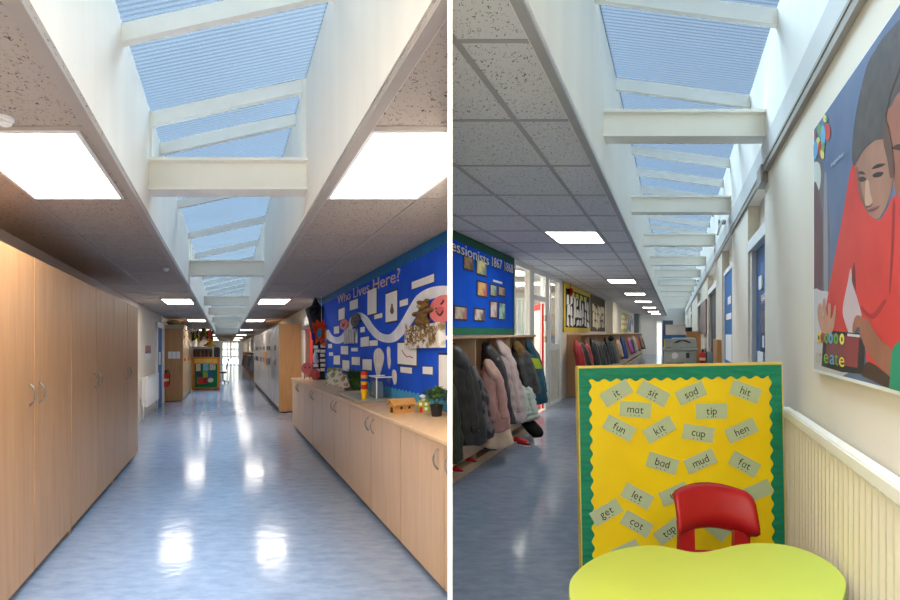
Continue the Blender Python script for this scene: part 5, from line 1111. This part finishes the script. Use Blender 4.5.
g = G(f); g.box(X(686.3, T), X(701.2, T), T - 0.015, T + 0.61, B.z_at(T, 332.2), B.z_at(T, 331.4)); g.obj('top', beech_deep, root); g = G(f); g.box(X(686.7, T), X(700.8, T), T - 0.012, T, 0.08, 1.45); d = g.obj('door', beech_deep, root)
g = G(f); g.box(X(690, T), X(690.4, T), T - 0.03, T - 0.012, 0.9, 1.0); g.obj('handle', steel, d)
p = B.P(X(689, T), T + 0.2, B.z_at(T, 331.4)); root = thing('tape_roll', 'black roll lying on the brown cupboard by the right wall', 'tape roll', p); g = G(); g.lathe([(0.06, 0), (0.07, 0.0), (0.07, 0.09), (0.03, 0.09), (0.03, 0.0)], p, 18); g.obj('roll', black, root)
p = B.P(X(702.5, 9.2), 9.2, 0.95); extinguisher(p + Vector((0, 0, 0)), 0.30, 0.05, 'red fire extinguisher hanging by the right wall near the photocopier')
g = G(f); s_ = X(702.5, 9.2); g.box(s_ - 0.03, BR + 0.1, 9.26, 9.28, 1.0, 1.2)
tag(g.obj('wall_bracket', steel), 'steel bracket holding the small fire extinguisher by the photocopier', 'bracket')

# ------------------------------------------------------------------ doors and boards on the right wall
fr = B.square(BR)
def wall_door(t0, t1, zt, name, leaf_m, frame_m=white_paint):
    dr = thing(name, None, None, B.P(BR + 0.05, (t0 + t1) / 2, 0), kind='structure'); g = G(b)
    g.box(BR + 0.02, BR + 0.1, t1 - 0.10, t1 - 0.001, 0, zt + 0.1); g.box(BR + 0.02, BR + 0.1, t0 + 0.001, t0 + 0.07, 0, zt + 0.1); g.box(BR + 0.0, BR + 0.1, t0, t1, zt, zt + 0.1); g.obj('door_frame', frame_m, dr)
    g = G(b); g.box(BR + 0.066, BR + 0.099, t0 + 0.07, t1 - 0.1, 0.01, zt); g.obj('door_leaf', leaf_m, dr); return dr
blue2 = paint((24, 104, 168), 0.4)
d = wall_door(4.13, 5.09, 2.28, 'door_7', blue2)
g = G(b); g.box(BR + 0.055, BR + 0.066, 4.3, 4.72, 1.36, 1.85); g.obj('glazing', paint((16, 62, 120), 0.15), d)
for z0, z1, t0, t1 in ((1.9, 2.02, 4.62, 4.78), (1.18, 1.36, 4.55, 4.85), (1.4, 1.5, 4.5, 4.58)):
    g = G(b); g.box(BR + 0.052, BR + 0.066, t0, t1, z0, z1); g.obj('notice', paper, d)
d = wall_door(9.06, 11.3, 2.3, 'door_8', paint((70, 74, 80), 0.5)); wall_door(14.5, 16.5, 2.3, 'door_9', paint((60, 60, 62), 0.5)); wall_door(22, 23.5, 2.3, 'door_10', paint((200, 196, 188), 0.5)); wall_door(28, 29.5, 2.3, 'door_11', paint((40, 70, 110), 0.5))
root = thing('notice_board', 'tall narrow blue notice board in the recess left of the blue door', 'notice board', B.P(BR + 0.06, 7.2, 0.9)); g = G(b); g.box(BR + 0.03, BR + 0.06, 6.55, 7.86, 0.9, 2.34); g.obj('board', paint((46, 110, 172), 0.6), root)
g = G(b); g.box(BR + 0.02, BR + 0.07, 6.53, 7.88, 2.34, 2.40); g.box(BR + 0.02, BR + 0.09, 7.78, 7.89, 0.0, 2.4); g.obj('frame', white_paint, root)
for k, (t0, t1, z0, z1, lb) in enumerate([(6.9, 7.3, 1.9, 2.0, 'small white notice at the top of the tall blue notice board'), (6.85, 7.5, 1.7, 1.78, 'white strip in the middle of the tall blue notice board'), (6.8, 7.6, 1.15, 1.5, 'large white sheet low on the tall blue notice board')]):
    g = G(b); g.box(BR + 0.024, BR + 0.0295, t0, t1, z0, z1); tag(g.obj('notice', paper), lb, 'notice', 'notices on the tall blue board')
g = G(b); g.box(BR - 0.06, BR - 0.001, 8.0, 8.9, 0.3, 1.42); tag(g.obj('wall_cupboard', beech_deep, bevel=0.005), 'small brown cupboard fixed low on the right wall beyond the tall blue notice board', 'cupboard')
g = G(b); g.box(BR - 0.03, BR - 0.001, 11.6, 14.2, 1.5, 2.25); tag(g.obj('wall_panel', mat('maroon grey panel', (150, 132, 126), 0.6, vary=0.1)), 'grey maroon panel high on the right wall beyond the white door frame', 'panel')
# wall lamp brackets on the shaft wall
for k, t in enumerate((7.35, 15.6)):
    p = B.P(BR - 0.02, t, 3.0); root = thing('wall_lamp', ['white hooped bracket lamp on the shaft wall above the blue notice board', 'distant hooped bracket lamp on the shaft wall by the far beams'][k], 'lamp', p, 'bracket lamps on the shaft wall'); g = G(b)
    z0 = B.z_at(7.35, 235) if k == 0 else 2.85; s = BR - 0.08
    g.tube([(s + 0.03 * math.cos(q) - 0.0, t + 0.09 * math.sin(q) * 1.0, z0 + 0.11 + 0.10 * math.cos(q)) for q in [2 * PI * i / 20 for i in range(21)]], 0.018, 8, cap=False); g.obj('ring', white_plastic, root, smooth=True)
    g = G(b); g.box(BR - 0.1, BR, t - 0.03, t + 0.03, z0 + 0.14, z0 + 0.2); g.obj('bracket', steel, root)

# ------------------------------------------------------------------ poster on the near right wall
PS = BR - 0.026
t0 = F * PS / (813.2 - 675); zt, zb = B.z_at(t0, 130), B.z_at(t0, 371)
root = thing('wall_poster', 'large printed poster of two children in red jumpers with a tablet', 'poster', B.P(PS, 2.0, zb))
g = G(b); g.box(PS, BR - 0.002, 1.42, t0, zb, zt); g.obj('backing_board', white_plastic, root)
layer = [0]
def ink_shape(name, pts, m, n=4, smooth_=True, parent=None, raw=False):
    layer[0] += 1; s = PS - 0.00008 * layer[0]; g = G(b); P_ = pts if not smooth_ else smooth_loop(pts, n)
    q = []
    for x, y in P_:
        t = F * PS / (x - 675); z = B.z_at(t, y); q.append((s, max(t, 1.425), min(max(z, zb + 0.012), zt - 0.004)))
    g.prism(q, (0.0003, 0, 0)); return g, m
pm = []          # printed picture: one mesh, many inks
pg = G(b); pmats = []
def shape(pts, rgb, rgb2=None, sc=6, n=4, sm=True):
    layer[0] += 1; s = PS - 0.00008 * layer[0]
    m = mat('ink %d' % layer[0], rgb, 0.55, rgb2=rgb2, scale=sc, vary=0.06); pmats.append(m); pg.m = len(pmats) - 1
    P_ = smooth_loop(pts, n) if sm else pts; q = []
    for x, y in P_:
        t = F * PS / (max(x, 814) - 675); z = B.z_at(t, y); q.append((s, max(min(t, t0 - 0.004), 1.425), min(max(z, zb + 0.012), zt - 0.004)))
    pg.poly(q)
def L_(*p): return list(p)
shape(L_((813, 100), (1050, -240), (1050, 430), (813, 430)), (84, 100, 132), (104, 120, 150), 3, sm=False)
shape(L_((814, 170), (822, 160), (828, 200), (830, 260), (826, 310), (813, 300)), (110, 104, 108), (86, 80, 86))
shape(L_((813, 165), (819, 163), (821, 175), (819, 190), (813, 192)), (206, 212, 204))
shape(L_((813, 188), (820, 196), (823, 240), (821, 292), (813, 292)), (112, 74, 78), (92, 62, 66))
shape(L_((824, 185), (827, 185), (828, 300), (824, 300)), (140, 142, 150))
shape(L_((812, 296), (822, 291), (832, 296), (846, 330), (850, 372), (812, 374)), (206, 200, 204))
# second child at the right
shape(L_((884, 92), (900, 60), (960, 40), (990, 150), (960, 240), (905, 235), (897, 200), (892, 175), (886, 150), (881, 128)), (160, 108, 88), (136, 88, 70))
shape(L_((880, 100), (872, 62), (890, 30), (940, -10), (990, 20), (990, 90), (930, 84), (900, 92), (890, 108)), (92, 84, 84), (74, 68, 68), 14)
shape(L_((892, 148), (899, 144), (906, 147), (904, 150), (897, 150)), (60, 40, 36))
# first child: jumper, face, hair
shape(L_((852, 166), (862, 170), (876, 219), (888, 208), (896, 196), (930, 205), (1000, 260), (1000, 420), (880, 372), (866, 350), (860, 322), (853, 318), (846, 345), (836, 352), (826, 322), (828, 296), (834, 262), (843, 215)), (206, 62, 54), (190, 48, 42), 5)
shape(L_((848, 282), (851, 268), (853, 284), (858, 300), (862, 318), (856, 330), (851, 336), (845, 322), (843, 308)), (196, 176, 180))
shape(L_((852, 278), (854, 262), (855.5, 270), (856, 290), (853.5, 286)), (110, 34, 32))
shape(L_((893, 205), (895.5, 205), (894, 250), (891, 290), (889.5, 288), (891.5, 246)), (150, 36, 34))
shape(L_((862, 306), (872, 314), (884, 300), (886, 303), (874, 319), (862, 311)), (168, 40, 38))
shape(L_((856, 150), (872, 138), (886, 142), (893, 160), (893, 180), (889, 200), (881, 216), (875, 218.5), (869, 214), (863, 204), (859, 190), (856, 170)), (164, 124, 104), (146, 106, 88))
shape(L_((856, 168), (859, 170), (862, 190), (866, 205), (870, 214), (864, 206), (859, 192)), (122, 86, 72))
shape(L_((859, 178), (863, 176.5), (867, 179), (864, 181.5), (860, 181.5)), (44, 32, 30))
shape(L_((873, 175), (878, 172), (884, 172.5), (881, 176.5), (875, 177.5)), (44, 32, 30))
shape(L_((858, 173), (862, 171), (866, 174), (862, 174.5)), (54, 40, 36))
shape(L_((872, 169), (878, 164), (886, 164), (880, 167.5)), (54, 40, 36))
shape(L_((866, 182), (869, 181), (871, 194), (873, 202), (868.5, 206), (865.5, 203)), (196, 160, 138))
shape(L_((866, 206), (870, 205.5), (873, 203), (872, 206), (868, 208)), (96, 62, 54))
shape(L_((868, 210.5), (872, 208), (876, 206.5), (881, 205.5), (878, 209.5), (872, 212.5)), (150, 84, 80))
shape(L_((868, 210.8), (874, 208.8), (880, 206.4), (876, 209.6), (871, 211.4)), (80, 44, 42))
shape(L_((852.5, 158), (854, 130), (860, 95), (869, 62), (880, 46), (894, 38), (908, 44), (892, 92), (886, 120), (884, 138), (876, 140), (866, 148), (858, 160), (855, 166)), (88, 82, 80), (72, 68, 66), 16)
shape(L_((884, 120), (889, 126), (893, 150), (895, 172), (891, 178), (888, 160), (884, 142)), (96, 74, 64))
# tablet and hands
shape(L_((824, 330), (866, 334), (864, 374), (842, 372), (822, 366)), (44, 42, 46), sm=False)
shape(L_((827, 333), (860, 337), (858, 368), (826, 362)), (150, 48, 48), (120, 70, 72), 4, sm=False)
shape(L_((848, 333.5), (862, 335), (862, 337.5), (848, 336)), (206, 204, 206), sm=False)
skin = (200, 152, 128)
shape(L_((823, 333), (819, 322), (818, 310), (820, 303.5), (822, 305), (823, 314), (824, 316), (823, 306), (823.6, 299), (825.6, 299), (827, 312), (828.4, 316), (828.6, 306), (830, 303), (831.4, 306), (831, 318), (833, 316), (835, 306), (836.6, 306), (836, 318), (833.6, 330), (830, 334)), skin, (180, 130, 108), n=3)
shape(L_((853, 331), (854, 322), (857, 315.5), (862, 316.5), (870, 321), (874, 330), (884, 342), (897, 354), (897, 378), (890, 376), (876, 362), (866, 348), (862, 338), (860, 338), (861, 330), (858.4, 327), (855, 333)), (158, 102, 76), (132, 82, 60), n=3)
shape(L_((868, 362), (880, 368), (898, 384), (898, 392), (872, 380), (862, 374)), (70, 46, 40))
shape(L_((893, 352), (902, 340), (930, 330), (960, 420), (893, 420), (891, 378)), (34, 140, 104), (26, 120, 88), 5)
# emblem of coloured leaves
for c, cx, cy, rx, ry, q in (((204, 72, 60), 828, 132, 3.2, 9, 0), ((110, 160, 90), 821, 131, 3.4, 7, 0.4), ((110, 178, 214), 823.6, 136, 2.4, 11, 0), ((232, 216, 104), 818.5, 143, 2.4, 6, -0.2), ((110, 168, 208), 816, 150, 2.6, 9, -0.1), ((190, 60, 52), 820.5, 148, 1.8, 7, 0), ((236, 216, 110), 823, 154, 2.0, 5, 0.2), ((118, 164, 92), 823.8, 147, 1.6, 5, 0)):
    shape([(cx + rx * math.cos(k * PI / 6) * math.cos(q) + ry * math.sin(k * PI / 6) * math.sin(q) * 0.5, cy + ry * math.sin(k * PI / 6)) for k in range(12)], c, n=1)
for c, cx, cy, r_ in (((230, 214, 110), 825.6, 118.5, 1.9), ((196, 60, 54), 815.8, 134, 1.2), ((110, 160, 92), 827.4, 119, 1.2)): shape([(cx + r_ * math.cos(k * PI / 5), cy + r_ * 2 * math.sin(k * PI / 5)) for k in range(10)], c, n=1)
# row of coloured letter discs
for c, cx in (((226, 206, 70), 819.6), ((206, 60, 50), 823.2), ((110, 176, 60), 827.2), ((90, 170, 214), 831.6), ((104, 178, 72), 837), ((232, 222, 96), 843)):
    shape([(cx + (2.0 + (cx - 820) * 0.02) * math.cos(k * PI / 6), 337.5 + (cx - 820) * 0.07 + 5.6 * math.sin(k * PI / 6)) for k in range(12)], c, n=1)
    shape([(cx + 0.9 * math.cos(k * PI / 5), 337.8 + (cx - 820) * 0.07 + 2.6 * math.sin(k * PI / 5)) for k in range(10)], (70, 92, 70), n=1)
o = pg.obj('printed_picture', pmats, root)
def poster_text(word, x0, x1, y0, y1, h, rgb, name):
    layer[0] += 1; s = PS - 0.00008 * layer[0]; g = G(b)
    def fn(u, v, w):
        x = x0 + (x1 - x0) * u; y = y0 + (y1 - y0) * u - v * h; t = F * PS / (x - 675); return (s, t, B.z_at(t, y))
    put_text(g, word, fn); return g.obj(name, paint(rgb, 0.55), root)
for w_, x0, x1, y, c in (('c', 817.2, 819.2, 362, (190, 200, 90)), ('r', 820.4, 821.8, 362.5, (180, 60, 60)), ('e', 824.4, 829.4, 363, (120, 190, 60)), ('a', 830.6, 835.6, 364, (90, 176, 220)), ('t', 836, 839.4, 365, (120, 190, 60)), ('e', 839.8, 845.6, 366.4, (236, 220, 80))): poster_text(w_, x0, x1, y, y + 0.6, 21, c, 'lettering')
poster_text('together', 832, 845, 167, 155, 6, (190, 200, 210), 'slogan')

# ------------------------------------------------------------------ fluted radiator on the near right wall
rad_c = mat('cream radiator enamel', (214, 208, 184), 0.4, vary=0.02)
panel_radiator(b, BR, BR - 0.09, 1, 1.2, 2.99, 0.12, 1.115, 'tall cream fluted radiator along the right wall beside the lime table', 32, rad_c, mat('white radiator top', (232, 228, 216), 0.4, vary=0.02))

# ------------------------------------------------------------------ word screen
SY = 2.90; sx0, sx1 = (579 - 450) * SY / F, (781.5 - 450) * SY / F; SW, SHt = sx1 - sx0, 1.328
M_ = Matrix.Translation((sx0 + 0.024, SY, 0.03)) @ Matrix.Rotation(math.radians(-1.15), 4, 'Y')
def scr(q): return M_ @ Vector(q)
def px2(x, y):
    p = M_.inverted() @ Vector(((x - 450) * SY / F, SY, 1.5 - (y - HOR) * SY / F)); return p.x, p.z
root = thing('word_screen', 'freestanding yellow word screen with a green scalloped border behind the red chair', 'display screen', (sx0 + SW / 2, SY, 0.03))
g = G(scr); g.box(0, SW, 0.006, 0.05, 0, SHt); g.obj('core', paint((222, 178, 30), 0.6), root)
g = G(scr); g.box(-0.004, SW + 0.004, -0.002, 0.054, SHt, SHt + 0.012); g.box(-0.006, 0, -0.002, 0.054, 0, SHt); g.box(SW, SW + 0.006, -0.002, 0.054, 0, SHt); g.obj('edge_trim', paint((236, 206, 96), 0.6), root)
g = G(scr); g.box(0.03, SW - 0.03, 0.0, 0.006, 0.0, SHt - 0.02); g.obj('yellow_sheet', mat('yellow poster paper', (250, 222, 22), 0.45, rgb2=(236, 202, 16), scale=2.2, bump=0.15), root)
grn = mat('green crepe border', (18, 142, 106), 0.6, rgb2=(10, 116, 86), scale=9, stretch=(1, 1, 6), bump=0.3)
def band(x0, x1, z0, z1, axis, inner, amp, per, sgn):
    g = G(scr)
    if axis == 'x':
        n = max(6, int((x1 - x0) / per) * 8); pts = [(x0, -0.004, z1), (x1, -0.004, z1)] + [(x1 - (x1 - x0) * i / n, -0.004, inner + amp * math.cos(2 * PI * i / 8)) for i in range(n + 1)]
    else:
        z1 += 0.03; n = max(6, int((z1 - z0) / per) * 8); xo = x0 if sgn > 0 else x1; pts = [(xo, -0.0037, z0), (xo, -0.0037, z1)] + [(inner + amp * math.cos(2 * PI * i / 8), -0.0037, z1 - (z1 - z0) * i / n) for i in range(n + 1)]
    g.prism(pts, (0, 0.0035, 0)); return g
band(0.0, SW, 0, SHt, 'x', SHt - 0.066, 0.008, 0.066, 1).obj('border_top', grn, root)
band(0, 0, 0, SHt - 0.055, 'z', 0.060, 0.008, 0.07, 1).obj('border_left', grn, root)
band(SW, SW, 0, SHt - 0.055, 'z', SW - 0.060, 0.008, 0.07, -1).obj('border_right', grn, root)
for x in (0.02, SW - 0.08):
    g = G(); g.box(sx0 + x, sx0 + x + 0.06, SY - 0.16, SY + 0.26, 0.026, 0.05); g.obj('foot', paint((222, 178, 30), 0.6), root)
cardm = mat('sage green card', (182, 198, 160), 0.6, vary=0.04, scale=4)
words = [('it', 616, 393, 30, 31), ('sit', 653, 393.5, -29, 31), ('sad', 690.5, 393, 22, 29), ('hit', 745, 391.5, -21, 30), ('mat', 635, 409.5, -6, 31), ('tip', 711, 411, 0, 31), ('fun', 619, 428, -29, 31), ('kit', 659, 429.5, 29, 31), ('cup', 698, 433, -10, 31), ('hen', 741, 430.5, 23, 31),
         ('bad', 662, 463, -18, 31), ('mud', 700, 461, 23, 31), ('fat', 744, 464, -30, 30), ('let', 637, 496, -29, 31), ('get', 606, 512, 29, 31), ('cot', 636.5, 523.5, -31, 31), ('up', 674, 494, 22, 29), ('tap', 668.5, 531, 35, 29), (None, 757, 491, 22, 28), (None, 716, 528, -40, 26), (None, 742, 526, 35, 26), (None, 626, 551, 24, 28)]
hid = ['blank looking sage card half hidden behind the right side of the red chair', 'sage card showing through the gap under the red chair back, left one', 'sage card showing through the gap under the red chair back, right one', 'sage card mostly hidden behind the left of the lime table']
nh = 0
for w_, cx, cy, ang, wd in words:
    X_, Z_ = px2(cx, cy); q = math.radians(ang + 0.0); hw_, hh_ = wd / 2 * SY / F, 7.6 * SY / F; yy = -0.0045
    if w_: lb = 'sage green card reading %s on the yellow screen' % w_
    else: lb = hid[nh]; nh += 1
    root = thing('word_card', lb, 'card', scr((X_, yy, Z_ - hh_)), 'word cards on the yellow screen')
    fc = lambda p: scr((X_ + p[0] * math.cos(q) - p[2] * math.sin(q), yy + p[1], Z_ + p[0] * math.sin(q) + p[2] * math.cos(q)))
    g = G(fc); g.box(-hw_, hw_, -0.002, 0, -hh_, hh_); g.obj('card', cardm, root)
    if w_:
        vs, fs, tw = word_shapes(w_); h = 0.058; wid = min(tw * h * 0.95, 1.3 * hw_)
        g = G(fc); n0 = len(g.V)
        for v in vs: g.vert((wid * (v[0] / tw - 0.5), -0.0026, v[1] * h - 0.018))
        for f_ in fs: g.face([n0 + i for i in f_])
        g.obj('lettering', ink, root)
        g = G(fc)
        for k in range(len(w_)): g.disc(((k - (len(w_) - 1) / 2) * 0.022, -0.0024, -0.031), (0.0028, 0, 0), (0, 0, 0.0028), (0, 0.0004, 0), 8)
        g.obj('dots', ink, root)

# ------------------------------------------------------------------ lime table
TZ = 0.69
kid = [(569, 585), (574, 574.5), (588, 562), (608, 552.5), (632, 546.8), (655, 545.4), (675, 548.6), (690, 551.6), (703, 552), (720, 549), (738, 544.8), (760, 543), (785, 544.8), (808, 551), (828, 561), (842, 573.5), (846.3, 584), (843, 600), (832, 620), (810, 640), (770, 655), (708, 660), (650, 655), (606, 640), (582, 620), (571, 602)]
def on_table(x, y): 
    t = F * (CAMZ - TZ) / (y - HOR); return ((x - 450) * t / F, t)
tp = smooth_loop([on_table(*p) for p in kid], 6)
cx_, cy_ = sum(p[0] for p in tp) / len(tp), sum(p[1] for p in tp) / len(tp)
root = thing('kidney_table', 'kidney shaped lime green table in front of the red chair', 'table', (cx_, cy_, 0))
lime_t = mat('lime laminate', (192, 206, 84), 0.4, vary=0.03, scale=3)
def scaled(k, z): return [(cx_ + (x - cx_) * k, cy_ + (y - cy_) * k, z) for x, y in tp]
g = G(); g.rings([scaled(0.994, TZ - 0.024), scaled(1.0, TZ - 0.020), scaled(1.0, TZ - 0.004), scaled(0.996, TZ)]); g.obj('table_top', lime_t, root)
g = G(); g.rings([scaled(0.97, TZ - 0.028), scaled(0.97, TZ - 0.024)]); g.obj('underside', beech, root)
for x, y in ((cx_ - 0.32, cy_ - 0.1), (cx_ + 0.32, cy_ - 0.1), (cx_ - 0.3, cy_ + 0.2), (cx_ + 0.3, cy_ + 0.2)):
    g = G(); g.tube([(x, y, TZ - 0.028), (x, y, 0.02)], 0.018, 12); lg = g.obj('leg', chrome_leg, root, smooth=True)
    g = G(); g.lathe([(0.02, 0), (0.022, 0.004), (0.022, 0.03), (0.019, 0.034)], (x, y, 0.004), 12); g.obj('foot_cap', black, lg)

# ------------------------------------------------------------------ red chair
CY = 2.44; cxx = (709.0 - 450) * CY / F; redp = mat('red polypropylene', (158, 18, 20), 0.38, vary=0.03, scale=5)
root = thing('school_chair', 'red plastic school chair tucked behind the lime table', 'chair', (cxx, CY - 0.12, 0.005))
W = 0.175; zc = lambda py: CAMZ - (py - HOR) * CY / F
# backrest: wrapped slightly forward at the sides, lower edge tucked back
prof = [(0.020, 0.0), (0.006, -0.010), (-0.012, -0.03), (-0.030, -0.078), (-0.044, -0.125), (-0.046, -0.150), (-0.026, -0.166), (0.022, -0.182), (0.034, -0.186)]
nu = 20; front = []
for yo, zo in prof:
    row = []
    for i in range(nu + 1):
        u = -1 + 2 * i / nu; arch = (1 - u * u)
        ztop = zc(491.5) + 0.032 * arch - 0.01 * max(0, abs(u) - 0.9) * 10
        lowfac = max(0.0, min(1.0, (-zo - 0.10) / 0.09)); zz = ztop + zo * (1.0) - 0.018 * 0 + (0.028 * arch) * 0 
        if zo <= -0.12: zz = ztop - 0.032 * arch * (0.0 if zo > -0.16 else 0.62) + zo + (0.020 * arch if -0.16 < zo else 0.0)
        row.append((cxx + u * (W - 0.5 * max(0.0, yo + 0.04) * (1 if zo < -0.1 else 0)), CY + yo - 0.055 * u * u, zz))
    front.append(row)
g = G(); th = 0.014
idf = [[g.vert(p) for p in r] for r in front]; idb = [[g.vert((p[0], p[1] + th + 0.006, p[2])) for p in r] for r in front]
for A_, s_ in ((idf, 1), (idb, -1)):
    for i in range(len(A_) - 1):
        for j in range(nu): g.face([A_[i][j], A_[i][j + 1], A_[i + 1][j + 1], A_[i + 1][j]][::s_])
for j in range(nu):
    for i in (0, -1): g.face([idf[i][j], idf[i][j + 1], idb[i][j + 1], idb[i][j]])
for i in range(len(idf) - 1):
    for j in (0, -1): g.face([idf[i][j], idf[i + 1][j], idb[i + 1][j], idb[i][j]])
bk_ = g.obj('backrest', redp, root, smooth=True)
SZ = 0.42
for sg in (-1, 1):
    g = G(); x = cxx + sg * (W - 0.052) + 0.006
    g.rings([[(x + dx_, CY + yy_ + dy_, z) for dx_, dy_ in ((-w2, -0.012), (w2, -0.012), (w2, 0.016), (-w2, 0.016))] for z, yy_, w2 in ((zc(520), -0.022, 0.034), (0.66, -0.03, 0.034), (0.56, -0.03, 0.036), (0.47, -0.03, 0.04), (SZ + 0.005, -0.06, 0.045))]); g.obj('back_post', redp, root)
g = G(); g.box(cxx - W + 0.05, cxx + W - 0.05, CY - 0.035, CY - 0.012, 0.50, zc(548)); g.obj('lower_rail', redp, root, bevel=0.008)
g = G(); n = 14; rows = []
for i in range(n + 1):
    v = i / n; y = CY - 0.03 - 0.36 * v; w2 = W * (0.86 + 0.16 * v); z = SZ - 0.02 * math.sin(PI * v) + (0.03 * max(0, 0.15 - v) / 0.15) - 0.035 * max(0, v - 0.85) / 0.15
    rows.append([(cxx - w2, y, z + 0.012), (cxx - w2 * 0.6, y, z), (cxx, y, z - 0.004), (cxx + w2 * 0.6, y, z), (cxx + w2, y, z + 0.012), (cxx + w2, y, z - 0.004), (cxx, y, z - 0.02), (cxx - w2, y, z - 0.004)])
g.rings(rows); g.obj('seat', redp, root, smooth=True)
for sg in (-1, 1):
    for (y0, y1) in ((CY - 0.33, CY - 0.37), (CY - 0.06, CY + 0.02)):
        g = G(); g.tube([(cxx + sg * 0.13, (y0 + CY - 0.2) / 2, SZ - 0.03), (cxx + sg * 0.14, y0, SZ - 0.04), (cxx + sg * 0.18, y1, 0.028)], 0.0125, 10); lg = g.obj('leg', chrome_leg, root, smooth=True)
        g = G(); g.lathe([(0.015, 0), (0.017, 0.003), (0.016, 0.03), (0.013, 0.034)], (cxx + sg * 0.18, y1, 0.018), 10); g.obj('foot_cap', black, lg)

for k, (t, c, lb) in enumerate(FAR_A):
    coat(lb, (1.5, t), (1.32, t - 0.2), 0.17, 0.5, shiny(c, None, 8), 1.34, 0.42, group='coats on the far rack of the left corridor', seed=70 + k, n=16, cor=A, sleeves=((-0.8, -0.6),))

# ================================================================== DAYLIGHT, CAMERA
sc = bpy.context.scene
w = bpy.data.worlds.new('sky'); sc.world = w; w.use_nodes = True
nt = w.node_tree; bg = nt.nodes['Background']
sky = nt.nodes.new('ShaderNodeTexSky'); sky.sky_type = 'NISHITA'; sky.sun_disc = False
sky.sun_elevation = math.radians(42); sky.sun_rotation = math.radians(-12); sky.air_density = 1.2; sky.dust_density = 1.0; sky.ozone_density = 1.5
nt.links.new(sky.outputs[0], bg.inputs[0]); bg.inputs[1].default_value = 0.085
sun = bpy.data.lights.new('sun', 'SUN'); sun.energy = 34.0; sun.angle = math.radians(30); sun.color = (1, 0.89, 0.75)
so = bpy.data.objects.new('sun', sun); C.objects.link(so)
d = Vector((-0.22, 0.97, 1.25)).normalized(); so.rotation_euler = d.to_track_quat('Z', 'Y').to_euler()

cam = bpy.data.cameras.new('camera'); cam.sensor_fit = 'HORIZONTAL'; cam.sensor_width = 36; cam.lens = 36 * F / 900
cam.shift_y = (HOR - 300) / 900; cam.clip_start = 0.05; cam.clip_end = 500
co = bpy.data.objects.new('camera', cam); C.objects.link(co); co.location = (0, 0, CAMZ); co.rotation_euler = (PI / 2, 0, 0)
sc.camera = co
sc.view_settings.view_transform = 'Standard'; sc.view_settings.look = 'None'; sc.view_settings.gamma = 1; sc.view_settings.use_curve_mapping = False
sc.view_settings.exposure = 0.55
sc.cycles.use_denoising = True
sc.cycles.max_bounces = 12; sc.cycles.diffuse_bounces = 6; sc.cycles.transparent_max_bounces = 16
